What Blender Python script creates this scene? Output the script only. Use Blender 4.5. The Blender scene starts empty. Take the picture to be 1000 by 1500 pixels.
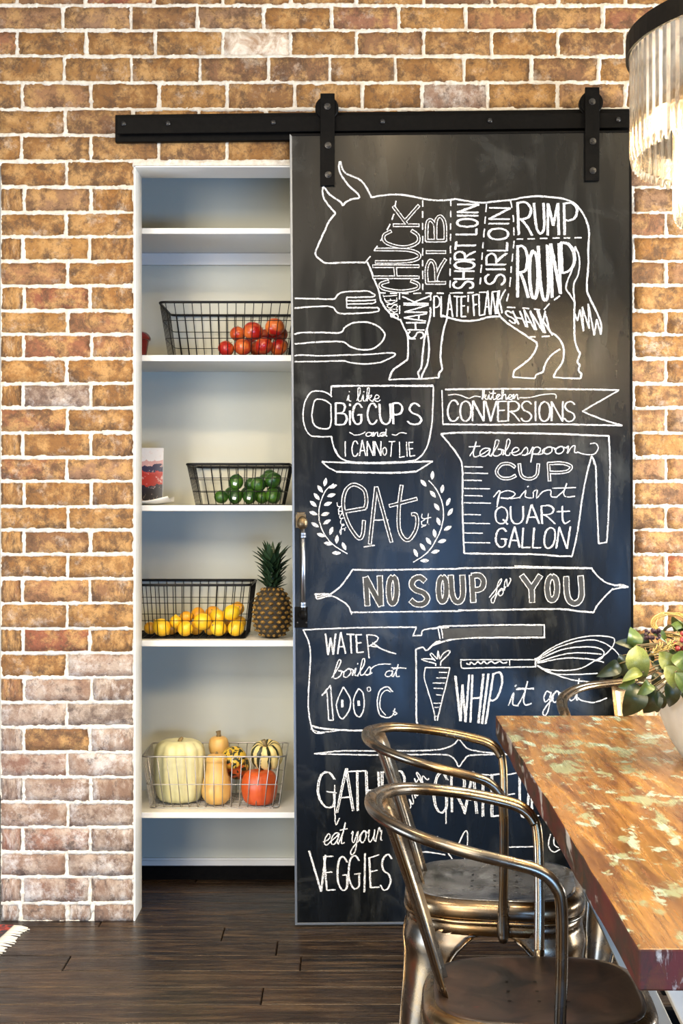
import bpy, math, random
from mathutils import Vector, Matrix
random.seed(7)
PI = math.pi
# ---------------------------------------------------------------- camera, world, lights, exposure
F = 2083.33            # focal length in pixels of the 1000x1500 frame (50 mm on a 36 mm tall frame)
HC = 1.29              # camera height
HZ = 745.0             # horizon row
sc = bpy.context.scene
cd = bpy.data.cameras.new('camera'); cam = bpy.data.objects.new('camera', cd); sc.collection.objects.link(cam)
cam.location = (0, 0, HC); cam.rotation_euler = (PI/2, 0, 0)
cd.sensor_fit = 'VERTICAL'; cd.sensor_height = 36; cd.sensor_width = 24; cd.lens = 50
cd.shift_y = -5/1500; cd.clip_start = 0.05
sc.camera = cam
sc.view_settings.view_transform = 'Standard'; sc.view_settings.look = 'None'
sc.view_settings.gamma = 1; sc.view_settings.use_curve_mapping = False
sc.view_settings.exposure = 0.50
w = bpy.data.worlds.new('world'); sc.world = w; w.use_nodes = True
w.node_tree.nodes['Background'].inputs[0].default_value = (0.92, 0.93, 1.0, 1)
w.node_tree.nodes['Background'].inputs[1].default_value = 0.11
def area(name, loc, target, sx, sy, power, col, spread=180):
    l = bpy.data.lights.new(name, 'AREA'); l.shape = 'RECTANGLE'; l.size = sx; l.size_y = sy
    l.energy = power; l.color = col; l.spread = math.radians(spread)
    o = bpy.data.objects.new(name, l); sc.collection.objects.link(o); o.location = loc
    o.rotation_euler = (Vector(target)-Vector(loc)).to_track_quat('-Z', 'Y').to_euler(); return o
area('window_light_right', (2.5, 3.75, 1.35), (0.6, 3.75, 0.8), 1.1, 1.7, 125, (0.88, 0.94, 1.0))
area('window_light_behind', (1.15, -1.5, 0.42), (0.4, 4.4, 0.5), 1.9, 0.8, 108, (0.27, 0.52, 1.0))
area('fill_light_back_left', (-2.5, -1.9, 1.7), (-0.2, 4.5, 1.0), 1.6, 2.0, 105, (1.0, 0.90, 0.78))  # added warm fill from behind the camera to brighten the pantry, not a window
area('pantry_fill_light', (-1.5, 0.2, 2.85), (-0.3, 4.8, 0.9), 1.6, 0.7, 80, (1.0, 0.90, 0.76))  # added high frontal fill that lifts the pantry interior
area('window_light_left', (-2.6, 2.6, 0.55), (-0.8, 4.4, 0.35), 1.4, 0.9, 48, (0.66, 0.80, 1.0))
area('warm_fill_light_right', (2.6, 1.2, 2.9), (-0.4, 4.8, 1.2), 1.0, 0.8, 42, (1.0, 0.84, 0.60))  # added warm fill for the left of the pantry, no fitting there
for cx, cy, e in ((-1.1, 2.5, 30), (0.2, 2.4, 30), (1.4, 2.6, 20), (-0.4, 0.9, 26), (1.0, 0.8, 20)):
    l = bpy.data.lights.new('ceiling_downlight', 'SPOT'); l.energy = e*2.2; l.color = (1.0, 0.76, 0.46)
    l.spot_size = math.radians(168); l.spot_blend = 0.6; l.shadow_soft_size = 0.07
    o = bpy.data.objects.new('ceiling_downlight', l); sc.collection.objects.link(o); o.location = (cx, cy, 3.0)

# ---------------------------------------------------------------- helpers
def P(px, py, d): return ((px-500)*d/F, d, HC-(py-HZ)*d/F)
def PX(px, d): return (px-500)*d/F
def PZ(py, d): return HC-(py-HZ)*d/F
class G:
    def __init__(s): s.V = []; s.Fc = []
    def box(s, x0, y0, z0, x1, y1, z1):
        n = len(s.V)
        s.V += [(x0,y0,z0),(x1,y0,z0),(x1,y1,z0),(x0,y1,z0),(x0,y0,z1),(x1,y0,z1),(x1,y1,z1),(x0,y1,z1)]
        s.Fc += [tuple(n+i for i in f) for f in ((0,3,2,1),(4,5,6,7),(0,1,5,4),(1,2,6,5),(2,3,7,6),(3,0,4,7))]
        return s
    def prism(s, poly, axis, a, b):      # poly of 2D points, extruded along axis between a and b
        n = len(s.V); k = len(poly)
        for t in (a, b):
            for p in poly:
                s.V.append({'y': (p[0], t, p[1]), 'x': (t, p[0], p[1]), 'z': (p[0], p[1], t)}[axis])
        s.Fc.append(tuple(n+i for i in range(k))); s.Fc.append(tuple(n+k+i for i in range(k-1, -1, -1)))
        for i in range(k):
            j = (i+1) % k; s.Fc.append((n+j, n+i, n+k+i, n+k+j))
        return s
    def grid(s, rows, closed=False, cap=False):
        n = len(s.V); R = len(rows); C = len(rows[0])
        for r in rows: s.V += [tuple(p) for p in r]
        for i in range(R-1):
            for j in range(C if closed else C-1):
                k = (j+1) % C
                s.Fc.append((n+i*C+j, n+i*C+k, n+(i+1)*C+k, n+(i+1)*C+j))
        if cap:
            s.Fc.append(tuple(n+j for j in range(C-1, -1, -1))); s.Fc.append(tuple(n+(R-1)*C+j for j in range(C)))
        return s
    def tube(s, path, r, n=8, closed=False, radii=None, cap=True):
        path = [Vector(p) for p in path]; m = len(path)
        T = []
        for i in range(m):
            a = path[(i-1) % m] if (closed or i > 0) else path[i]
            b = path[(i+1) % m] if (closed or i < m-1) else path[i]
            t = (b-a); T.append(t.normalized() if t.length > 1e-9 else Vector((0,0,1)))
        u = T[0].orthogonal().normalized(); rows = []
        for i in range(m):
            u = (u - T[i]*u.dot(T[i]))
            u = u.normalized() if u.length > 1e-6 else T[i].orthogonal().normalized()
            v = T[i].cross(u); rr = radii[i] if radii else r
            rows.append([path[i]+(u*math.cos(2*PI*k/n)+v*math.sin(2*PI*k/n))*rr for k in range(n)])
        if closed: rows.append(rows[0])
        return s.grid(rows, True, cap and not closed)
    def lathe(s, prof, c=(0,0,0), n=32, ribs=0, depth=0, axis='z', phase=0):
        rows = []
        for (r, z) in prof:
            row = []
            for k in range(n):
                a = 2*PI*k/n; rr = r*(1-depth*(1-abs(math.sin(a*ribs/2+phase)))**1.5) if ribs else r
                p = (rr*math.cos(a), rr*math.sin(a), z)
                if axis == 'y': p = (p[0], p[2], p[1])
                row.append((c[0]+p[0], c[1]+p[1], c[2]+p[2]))
            rows.append(row)
        return s.grid(rows, True, True)
    def ball(s, c, r, n=12, sq=(1,1,1)):
        prof = [(max(1e-4, math.sin(PI*i/n))*r, -math.cos(PI*i/n)*r) for i in range(n+1)]
        k0 = len(s.V); s.lathe(prof, (0,0,0), n*2 if n < 9 else n+8)
        for i in range(k0, len(s.V)):
            v = s.V[i]; s.V[i] = (c[0]+v[0]*sq[0], c[1]+v[1]*sq[1], c[2]+v[2]*sq[2])
        return s
def mk(name, g, mat, parent=None, smooth=False, sub=None, bevel=None):
    me = bpy.data.meshes.new(name)
    off = Vector((0,0,0))
    if parent is not None and parent.get('_world'):
        off = Vector(parent['_loc'])
    me.from_pydata([tuple(Vector(v)-off) for v in g.V], [], g.Fc); me.update()
    if smooth:
        me.polygons.foreach_set('use_smooth', [True]*len(me.polygons))
    me.materials.append(mat)
    o = bpy.data.objects.new(name, me); sc.collection.objects.link(o)
    if parent is not None:
        o.parent = parent
        if parent.get('_world'): o['_world'] = True; o['_loc'] = parent['_loc']
    if bevel:
        b = o.modifiers.new('bevel', 'BEVEL'); b.width = bevel; b.segments = 2; b.limit_method = 'ANGLE'; b.angle_limit = math.radians(40)
    return o
def tag(o, label=None, cat=None, group=None, kind=None):
    if label: o['label'] = label
    if cat: o['category'] = cat
    if group: o['group'] = group
    if kind: o['kind'] = kind
    return o
def empty(name, loc, label, cat, group=None, rz=0, world=True):
    o = bpy.data.objects.new(name, None); sc.collection.objects.link(o); o.location = loc
    o.rotation_euler = (0, 0, rz); o.empty_display_size = 0.05
    if world: o['_world'] = True; o['_loc'] = list(loc)
    return tag(o, label, cat, group)
def solid(name, g, mat, loc, label, cat, group=None, smooth=True, rot=None):
    """a thing that is one mesh, with its origin at loc; g is in local coordinates"""
    o = mk(name, g, mat, None, smooth); o.location = loc
    if rot: o.rotation_euler = rot
    return tag(o, label, cat, group)
def cat_rom(pts, k=5, closed=False):
    pts = [tuple(p) for p in pts]; m = len(pts)
    if m < 3: return pts
    out = []; D = len(pts[0])
    rng = range(m if closed else m-1)
    for i in rng:
        p0 = pts[(i-1) % m] if closed or i > 0 else pts[0]
        p1 = pts[i]; p2 = pts[(i+1) % m]
        p3 = pts[(i+2) % m] if closed or i < m-2 else pts[-1]
        for j in range(k):
            t = j/k
            out.append(tuple(0.5*(2*p1[d]+(p2[d]-p0[d])*t+(2*p0[d]-5*p1[d]+4*p2[d]-p3[d])*t*t+(3*p1[d]-p0[d]-3*p2[d]+p3[d])*t**3) for d in range(D)))
    if not closed: out.append(pts[-1])
    return out
# ---------------------------------------------------------------- materials
def new(name):
    m = bpy.data.materials.new(name); m.use_nodes = True; nt = m.node_tree
    return m, nt, nt.nodes['Principled BSDF']
def N(nt, t, **kw):
    n = nt.nodes.new(t)
    for k, v in kw.items(): setattr(n, k, v)
    return n
def noise(nt, vec, scale, detail=4, rough=0.55, dist=0):
    n = N(nt, 'ShaderNodeTexNoise'); n.inputs['Scale'].default_value = scale; n.inputs['Detail'].default_value = detail
    n.inputs['Roughness'].default_value = rough; n.inputs['Distortion'].default_value = dist
    if vec is not None: nt.links.new(vec, n.inputs['Vector'])
    return n.outputs['Fac']
def ramp(nt, fac, stops, interp='LINEAR'):
    r = N(nt, 'ShaderNodeValToRGB'); r.color_ramp.interpolation = interp
    while len(r.color_ramp.elements) < len(stops): r.color_ramp.elements.new(0.5)
    for e, (p, c) in zip(r.color_ramp.elements, stops):
        e.position = p; e.color = (c, c, c, 1) if not isinstance(c, tuple) else (*c, 1)
    nt.links.new(fac, r.inputs[0]); return r.outputs[0]
def mixc(nt, fac, a, b, mode='MIX'):
    m = N(nt, 'ShaderNodeMix', data_type='RGBA', blend_type=mode)
    for s, v in ((m.inputs[0], fac), (m.inputs[6], a), (m.inputs[7], b)):
        if hasattr(v, 'links') or hasattr(v, 'is_linked'): nt.links.new(v, s)
        elif isinstance(v, tuple): s.default_value = (*v, 1)
        else: s.default_value = v
    return m.outputs[2]
def math_(nt, op, a, b=None):
    m = N(nt, 'ShaderNodeMath', operation=op)
    for s, v in ((m.inputs[0], a), (m.inputs[1], b)):
        if v is None: continue
        if hasattr(v, 'is_linked'): nt.links.new(v, s)
        else: s.default_value = v
    return m.outputs[0]
def bump(nt, bs, h, strength=0.3, dist=0.002):
    b = N(nt, 'ShaderNodeBump'); b.inputs['Strength'].default_value = strength; b.inputs['Distance'].default_value = dist
    nt.links.new(h, b.inputs['Height']); nt.links.new(b.outputs[0], bs.inputs['Normal'])
def coord(nt, kind='Object', scale=(1,1,1), perobj=False):
    t = N(nt, 'ShaderNodeTexCoord').outputs[kind]
    m = N(nt, 'ShaderNodeMapping'); m.inputs['Scale'].default_value = scale; nt.links.new(t, m.inputs[0])
    if perobj:
        oi = N(nt, 'ShaderNodeObjectInfo'); c = N(nt, 'ShaderNodeCombineXYZ')
        for i in range(3): nt.links.new(math_(nt, 'MULTIPLY', oi.outputs['Random'], 37.0+11*i), c.inputs[i])
        nt.links.new(c.outputs[0], m.inputs['Location'])
    return m.outputs[0]
def rnd(nt): return N(nt, 'ShaderNodeObjectInfo').outputs['Random']
def plain(name, col, rough=0.5, metal=0, spec=None, nz=None, bs=None):
    m, nt, b = new(name); b.inputs['Roughness'].default_value = rough; b.inputs['Metallic'].default_value = metal
    b.inputs['Base Color'].default_value = (*col, 1)
    if spec is not None: b.inputs['Specular IOR Level'].default_value = spec
    if nz:
        v = coord(nt); f = noise(nt, v, nz[0], 5)
        nt.links.new(mixc(nt, ramp(nt, f, [(0.3, 0.0), (0.7, 1.0)]), col, nz[1]), b.inputs['Base Color'])
        if len(nz) > 2: bump(nt, b, f, nz[2])
    return m
M = {}
# brick
m, nt, b = new('brick'); v = coord(nt, 'Object', (1,1,1), True); r = rnd(nt)
base = ramp(nt, r, [(0, (0.25,0.112,0.024)), (0.2, (0.19,0.085,0.021)), (0.4, (0.29,0.142,0.035)), (0.55, (0.15,0.070,0.028)), (0.7, (0.26,0.130,0.055)), (0.85, (0.20,0.055,0.024)), (0.93, (0.24,0.14,0.075)), (1, (0.22,0.10,0.036))])
c1 = mixc(nt, ramp(nt, noise(nt, v, 15, 12, .74, .15), [(0.46, 0.0), (0.58, 0.9)]), base, (0.40,0.225,0.078))
c2 = mixc(nt, ramp(nt, noise(nt, v, 20, 12, .78, .25), [(0.48, 0.0), (0.60, 0.85)]), c1, (0.07,0.034,0.014))
wh = ramp(nt, noise(nt, v, 11, 12, .78, .1), [(0.55, 0.0), (0.70, 0.7)])
c3 = mixc(nt, wh, c2, (0.50,0.42,0.33))
c4 = mixc(nt, ramp(nt, noise(nt, v, 130, 6, .75), [(0.54, 0.0), (0.66, 0.8)]), c3, (0.10,0.055,0.03))
nt.links.new(c4, b.inputs['Base Color']); b.inputs['Roughness'].default_value = 0.86
h = math_(nt, 'ADD', noise(nt, v, 45, 8, .7), math_(nt, 'MULTIPLY', noise(nt, v, 14, 4, .6, 1), 1.2))
bump(nt, b, h, 0.75, 0.006); M['brick'] = m
# pale hand-washed brick (one here and there is limed over)
m, nt, b = new('limed_brick'); v = coord(nt, 'Object', (1,1,1), True)
c1 = mixc(nt, ramp(nt, noise(nt, v, 20, 8, .7, .8), [(0.38, 0.0), (0.62, 1.0)]), (0.30,0.19,0.11), (0.66,0.58,0.47))
nt.links.new(c1, b.inputs['Base Color']); b.inputs['Roughness'].default_value = 0.9
bump(nt, b, noise(nt, v, 50, 8, .7), 0.6, 0.005); M['limed_brick'] = m
m, nt, b = new('greyish_brick'); v = coord(nt, 'Object', (1,1,1), True)
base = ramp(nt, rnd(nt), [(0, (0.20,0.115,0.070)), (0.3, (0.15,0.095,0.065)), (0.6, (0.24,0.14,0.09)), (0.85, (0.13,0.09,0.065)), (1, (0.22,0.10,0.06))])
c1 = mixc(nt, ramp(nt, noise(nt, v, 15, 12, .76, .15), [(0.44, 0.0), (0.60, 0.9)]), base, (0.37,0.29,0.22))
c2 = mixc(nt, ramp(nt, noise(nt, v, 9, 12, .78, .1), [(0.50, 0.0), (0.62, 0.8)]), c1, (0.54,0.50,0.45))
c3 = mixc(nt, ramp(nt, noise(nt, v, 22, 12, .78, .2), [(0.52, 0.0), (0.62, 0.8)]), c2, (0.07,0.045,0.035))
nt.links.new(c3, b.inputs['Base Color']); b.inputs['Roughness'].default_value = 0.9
bump(nt, b, math_(nt, 'ADD', noise(nt, v, 45, 8, .7), noise(nt, v, 14, 4, .6, 1)), 0.75, 0.006); M['greyish_brick'] = m
m, nt, b = new('mortar'); v = coord(nt)
nt.links.new(mixc(nt, ramp(nt, noise(nt, v, 60, 6, .7), [(0.35, 0.0), (0.65, 1.0)]), (0.66,0.62,0.53), (0.50,0.44,0.35)), b.inputs['Base Color'])
b.inputs['Roughness'].default_value = 0.95; bump(nt, b, noise(nt, v, 130, 6, .7), 0.7, 0.003); M['mortar'] = m
M['white'] = plain('white_paint', (0.74,0.73,0.68), 0.45)
M['closet'] = plain('closet_wall_paint', (0.60,0.60,0.50), 0.6, nz=(3, (0.57,0.575,0.48)))
M['plaster'] = plain('plaster', (0.72,0.69,0.62), 0.85, nz=(4, (0.68,0.65,0.58)))
# dark floor boards
m, nt, b = new('dark_floor_board'); v = coord(nt, 'Object', (1.6, 16, 1), True); v2 = coord(nt, 'Object', (5, 90, 1), True)
base = ramp(nt, rnd(nt), [(0, (0.008,0.0045,0.003)), (0.35, (0.017,0.009,0.005)), (0.6, (0.006,0.004,0.003)), (0.8, (0.032,0.017,0.008)), (1, (0.010,0.006,0.004))])
c1 = mixc(nt, ramp(nt, noise(nt, v, 2.2, 8, .65, 1.0), [(0.45, 0.0), (0.72, 0.9)]), base, (0.105,0.062,0.030))
c2 = mixc(nt, ramp(nt, noise(nt, v2, 2.0, 5, .7), [(0.48, 0.0), (0.62, 0.7)]), c1, (0.003,0.002,0.002))
nt.links.new(c2, b.inputs['Base Color']); b.inputs['Roughness'].default_value = 0.33
nt.links.new(ramp(nt, noise(nt, v2, 3, 4), [(0.3, 0.20), (0.7, 0.42)]), b.inputs['Roughness']); b.inputs['Specular IOR Level'].default_value = 0.3
bump(nt, b, noise(nt, v2, 2.5, 6, .7), 0.25, 0.002); M['floor'] = m
# chalkboard
m, nt, b = new('chalkboard_paint'); v = coord(nt, 'Object', (5.5, 1, 1.1)); v2 = coord(nt, 'Object', (2.2, 1, 2.2)); v3 = coord(nt, 'Object', (1,1,1))
c1 = mixc(nt, ramp(nt, noise(nt, v, 2.4, 7, .6, .6), [(0.52, 0.0), (0.80, 0.50)]), (0.0010,0.0013,0.0011), (0.05,0.051,0.044))
c2 = mixc(nt, ramp(nt, noise(nt, v2, 1.7, 6, .6, 1.2), [(0.55, 0.0), (0.80, 0.30)]), c1, (0.10,0.102,0.092))
c3 = mixc(nt, ramp(nt, noise(nt, v3, 300, 2, .7), [(0.72, 0.0), (0.80, 0.12)]), c2, (0.3,0.3,0.29))
nt.links.new(c3, b.inputs['Base Color']); b.inputs['Roughness'].default_value = 0.42
b.inputs['Specular IOR Level'].default_value = 0.34
nt.links.new(ramp(nt, noise(nt, v, 2.0, 5, .6), [(0.3, 0.20), (0.7, 0.32)]), b.inputs['Roughness']); b.inputs['Specular IOR Level'].default_value = 0.26; M['board'] = m
def chalkmat(name, col, lo, hi, top=1.0):
    m, nt, b = new(name); b.inputs['Base Color'].default_value = (*col, 1); b.inputs['Roughness'].default_value = 1
    b.inputs['Specular IOR Level'].default_value = 0
    f = ramp(nt, noise(nt, coord(nt), 420, 3, .8), [(lo, 0.12), (hi, top)])
    nt.links.new(f, b.inputs['Alpha']); return m
M['chalk'] = chalkmat('white_chalk', (0.90,0.90,0.89), 0.40, 0.60, 0.95)
M['chalk_dim'] = chalkmat('rubbed_chalk', (0.32,0.33,0.33), 0.30, 0.62, 0.55)
M['blackfill'] = plain('chalkboard_gap', (0.004,0.004,0.0035), 0.4, spec=.27)
M['greyfill'] = plain('grey_chalk_fill', (0.036,0.038,0.039), 0.9, nz=(60, (0.020,0.021,0.022)))
M['iron'] = plain('black_iron', (0.0015,0.0014,0.0013), 0.5, 0.0, spec=0.05, nz=(80, (0.004,0.0035,0.003), 0.1))
M['bolt'] = plain('bolt_steel', (0.016,0.015,0.014), 0.3, 0.4)
M['frame'] = plain('door_edge_steel', (0.16,0.17,0.18), 0.34, 0.7)
M['bronze'] = plain('aged_bronze', (0.16,0.115,0.06), 0.38, 0.9, nz=(60, (0.07,0.05,0.03), .2))
M['steelrod'] = plain('steel_rod', (0.30,0.31,0.33), 0.3, 1.0)
M['blackwire'] = plain('black_wire', (0.003,0.003,0.003), 0.45, spec=.2)
M['steelwire'] = plain('grey_steel_wire', (0.42,0.40,0.37), 0.38, 0.9)
# chair metal
m, nt, b = new('aged_chair_steel'); v = coord(nt, 'Object', (1,1,1), True)
f = ramp(nt, noise(nt, v, 7, 5, .6, .8), [(0.38, 0.0), (0.62, 1.0)])
c1 = mixc(nt, f, (0.17,0.155,0.13), (0.27,0.165,0.070))
c2 = mixc(nt, ramp(nt, noise(nt, v, 30, 6, .7, .5), [(0.60, 0.0), (0.85, 0.35)]), c1, (0.08,0.055,0.035))
nt.links.new(c2, b.inputs['Base Color']); b.inputs['Metallic'].default_value = 1
nt.links.new(ramp(nt, noise(nt, v, 18, 6, .6), [(0.3, 0.17), (0.7, 0.34)]), b.inputs['Roughness']); M['chair'] = m
m, nt, b = new('dark_seat_steel'); v = coord(nt, 'Object')
c2 = mixc(nt, ramp(nt, noise(nt, v, 9, 7, .65, 1.2), [(0.40, 0.0), (0.72, 1.0)]), (0.07,0.074,0.08), (0.34,0.35,0.37))
nt.links.new(c2, b.inputs['Base Color']); b.inputs['Metallic'].default_value = .75
nt.links.new(ramp(nt, noise(nt, v, 12, 6, .6, 1), [(0.35, 0.10), (0.65, 0.30)]), b.inputs['Roughness']); M['seat_grey'] = m
m, nt, b = new('rusty_seat_steel'); v = coord(nt, 'Object')
c2 = mixc(nt, ramp(nt, noise(nt, v, 8, 7, .65, 1.0), [(0.42, 0.0), (0.7, 1.0)]), (0.010,0.008,0.007), (0.075,0.042,0.030))
c3 = mixc(nt, ramp(nt, noise(nt, v, 40, 3, .6), [(0.70, 0.0), (0.78, 1.0)]), c2, (0.12,0.02,0.012))
nt.links.new(c3, b.inputs['Base Color']); b.inputs['Metallic'].default_value = .35
b.inputs['Roughness'].default_value = 0.33; M['seat_brown'] = m
M['rubber'] = plain('black_rubber', (0.01,0.01,0.01), 0.8)
# table
m, nt, b = new('distressed_painted_wood'); v = coord(nt, 'Object', (13, 1.1, 1)); v2 = coord(nt, 'Object', (70, 4, 40)); v3 = coord(nt, 'Object', (13, 3.2, 14))
c1 = mixc(nt, ramp(nt, noise(nt, v, 2.2, 8, .65, 1.0), [(0.36, 0.0), (0.64, 1.0)]), (0.085,0.030,0.008), (0.30,0.150,0.036))
c1 = mixc(nt, ramp(nt, noise(nt, v2, 2.2, 5, .6, .3), [(0.52, 0.0), (0.70, 0.6)]), c1, (0.05,0.016,0.008))
red = ramp(nt, noise(nt, v3, 1.0, 6, .65, .7), [(0.58, 0.0), (0.72, 0.7)])
c2 = mixc(nt, red, c1, (0.11,0.030,0.014))
g1 = ramp(nt, noise(nt, coord(nt, 'Object', (12, 5.5, 9)), 1.35, 8, .66, .25), [(0.545, 0.0), (0.60, 0.85)])
c3 = mixc(nt, g1, c2, (0.21,0.25,0.155))
g2 = ramp(nt, noise(nt, coord(nt, 'Object', (17, 8, 9)), 1.3, 8, .66, .25), [(0.575, 0.0), (0.62, 0.9)])
c4 = mixc(nt, g2, c3, (0.27,0.37,0.31))
nt.links.new(c4, b.inputs['Base Color'])
nt.links.new(ramp(nt, noise(nt, v2, 1.5, 5, .6), [(0.3, 0.14), (0.7, 0.34)]), b.inputs['Roughness'])
bump(nt, b, math_(nt, 'ADD', noise(nt, v2, 1.5, 4, .6), g1), 0.14, 0.001); M['table'] = m
m, nt, b = new('worn_red_table_edge'); v = coord(nt, 'Object', (14, 3, 10))
c1 = mixc(nt, ramp(nt, noise(nt, v, 2.0, 7, .65, .6), [(0.40, 0.0), (0.62, 1.0)]), (0.075,0.014,0.010), (0.018,0.016,0.009))
c1 = mixc(nt, ramp(nt, noise(nt, v, 3.2, 6, .65, .6), [(0.52, 0.0), (0.66, .8)]), c1, (0.08,0.026,0.008))
c2 = mixc(nt, ramp(nt, noise(nt, coord(nt, 'Object', (16,3,7)), 1.6, 6, .6, .5), [(0.54, 0.0), (0.59, 0.9)]), c1, (0.36,0.34,0.31))
nt.links.new(c2, b.inputs['Base Color']); b.inputs['Roughness'].default_value = 0.6; b.inputs['Specular IOR Level'].default_value = 0.2
bump(nt, b, noise(nt, v, 5, 7, .7), 0.4, 0.002); M['table_edge'] = m
M['pale_wood'] = plain('pale_wood', (0.62,0.54,0.40), 0.5, nz=(12, (0.50,0.42,0.30)))
M['cream'] = plain('cream_stoneware', (0.62,0.57,0.46), 0.45, nz=(14, (0.50,0.43,0.31), 0.15))
def leafmat(name, a, c):
    m, nt, b = new(name); v = coord(nt, 'Object', (1,1,1), True)
    c1 = mixc(nt, ramp(nt, noise(nt, v, 30, 5), [(0.35, 0.0), (0.65, 1.0)]), a, c)
    nt.links.new(c1, b.inputs['Base Color']); b.inputs['Roughness'].default_value = 0.42; return m
M['leaf_dark'] = leafmat('dark_green_leaf', (0.006,0.015,0.005), (0.018,0.032,0.009))
M['leaf_mid'] = leafmat('green_leaf', (0.035,0.075,0.014), (0.075,0.115,0.022))
M['leaf_light'] = leafmat('yellow_green_leaf', (0.10,0.14,0.028), (0.18,0.20,0.05))
M['ochre'] = leafmat('dried_ochre_grass', (0.34,0.22,0.06), (0.46,0.36,0.12))
M['stem'] = plain('woody_stem', (0.10,0.075,0.03), 0.7)
M['berry'] = plain('red_berry', (0.24,0.02,0.02), 0.35)
M['dark_berry'] = plain('dark_berry', (0.03,0.008,0.014), 0.5)
# fruit
def fruit(name, a, c, scale, rough, lo=.4, hi=.65, bmp=0.0, spots=None):
    m, nt, b = new(name); v = coord(nt, 'Object', (1,1,1), True)
    c1 = mixc(nt, ramp(nt, noise(nt, v, scale, 4, .55, .5), [(lo, 0.0), (hi, 1.0)]), a, c)
    if spots: c1 = mixc(nt, ramp(nt, noise(nt, v, spots[0], 2), [(spots[1], 0.0), (spots[1]+.05, 1.0)]), c1, spots[2])
    nt.links.new(c1, b.inputs['Base Color']); b.inputs['Roughness'].default_value = rough
    if bmp: bump(nt, b, noise(nt, v, 400, 2), bmp, 0.001)
    return m
M['apple'] = fruit('red_apple_skin', (0.36,0.010,0.006), (0.66,0.17,0.03), 16, 0.28, .42, .66)
M['lime'] = fruit('lime_skin', (0.010,0.045,0.005), (0.055,0.14,0.010), 26, 0.33, bmp=.3)
M['lemon'] = fruit('lemon_skin', (0.80,0.50,0.015), (0.78,0.40,0.012), 16, 0.36, bmp=.3)
M['lemon_ripe'] = fruit('orange_lemon_skin', (0.62,0.27,0.012), (0.75,0.40,0.02), 16, 0.4, bmp=.3)
M['sticker'] = plain('white_sticker', (0.85,0.85,0.82), 0.5)
M['stalk'] = plain('dry_stalk', (0.16,0.10,0.04), 0.8, nz=(60, (0.26,0.19,0.08)))
M['white_pumpkin'] = fruit('white_pumpkin_skin', (0.68,0.65,0.38), (0.58,0.54,0.26), 9, 0.38)
M['squash'] = fruit('butternut_skin', (0.66,0.38,0.10), (0.72,0.47,0.16), 14, 0.4)
M['red_pumpkin'] = fruit('red_pumpkin_skin', (0.58,0.10,0.018), (0.50,0.065,0.012), 14, 0.4)
M['speckled'] = fruit('speckled_gourd_skin', (0.70,0.46,0.05), (0.55,0.10,0.02), 11, 0.42, .50, .56, spots=(75, .51, (0.020,0.028,0.012)))
m, nt, b = new('striped_pumpkin_skin'); t = N(nt, 'ShaderNodeTexCoord').outputs['Object']
sx = N(nt, 'ShaderNodeSeparateXYZ'); nt.links.new(t, sx.inputs[0])
a = math_(nt, 'ARCTAN2', sx.outputs[1], sx.outputs[0])
a = math_(nt, 'ADD', a, math_(nt, 'MULTIPLY', noise(nt, t, 40, 3), 0.35))
s = math_(nt, 'ABSOLUTE', math_(nt, 'COSINE', math_(nt, 'MULTIPLY', a, 4.5)))
nt.links.new(mixc(nt, ramp(nt, s, [(0.80, 0.0), (0.88, 1.0)]), (0.74,0.58,0.22), (0.030,0.035,0.014)), b.inputs['Base Color'])
b.inputs['Roughness'].default_value = 0.4; M['striped'] = m
M['pine_skin'] = fruit('pineapple_skin', (0.030,0.020,0.006), (0.012,0.008,0.004), 50, 0.8)
M['pine_eye'] = fruit('pineapple_eye', (0.24,0.125,0.018), (0.085,0.050,0.010), 90, 0.5)
M['pine_leaf'] = leafmat('pineapple_leaf', (0.014,0.036,0.014), (0.035,0.068,0.026))
M['red_glaze'] = plain('dark_red_glaze', (0.12,0.010,0.008), 0.25)
M['paper'] = plain('paper_white', (0.80,0.79,0.75), 0.6)
# printed card cover
m, nt, b = new('printed_cover'); t = N(nt, 'ShaderNodeTexCoord').outputs['Object']
sx = N(nt, 'ShaderNodeSeparateXYZ'); nt.links.new(t, sx.inputs[0]); nz_ = noise(nt, t, 26, 5, .6, .5)
zz = math_(nt, 'ADD', sx.outputs[2], math_(nt, 'MULTIPLY', math_(nt, 'SUBTRACT', nz_, .5), 0.05))
col = ramp(nt, math_(nt, 'MULTIPLY', zz, 6.2), [(0, (0.012,0.010,0.018)), (0.30, (0.02,0.015,0.03)), (0.34, (0.42,0.03,0.02)), (0.62, (0.50,0.06,0.05)), (0.66, (0.03,0.03,0.08)), (0.76, (0.62,0.36,0.34)), (0.86, (0.74,0.73,0.72))], 'CONSTANT')
hi = ramp(nt, noise(nt, t, 70, 3), [(0.60, 0.0), (0.68, 0.6)])
nt.links.new(mixc(nt, hi, col, (0.7,0.55,0.5)), b.inputs['Base Color']); b.inputs['Roughness'].default_value = 0.3; M['cover'] = m
# rug
m, nt, b = new('red_rug_wool'); v = coord(nt, 'Object'); ck = N(nt, 'ShaderNodeTexChecker'); ck.inputs['Scale'].default_value = 34; nt.links.new(v, ck.inputs[0])
c1 = mixc(nt, ck.outputs['Fac'], (0.30,0.035,0.02), (0.16,0.02,0.015))
c2 = mixc(nt, ramp(nt, noise(nt, v, 26, 2), [(0.56, 0.0), (0.58, 1.0)]), c1, (0.03,0.02,0.025))
nt.links.new(c2, b.inputs['Base Color']); b.inputs['Roughness'].default_value = 0.95; M['rug'] = m
M['fringe'] = plain('cream_fringe', (0.66,0.60,0.48), 0.9)
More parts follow.
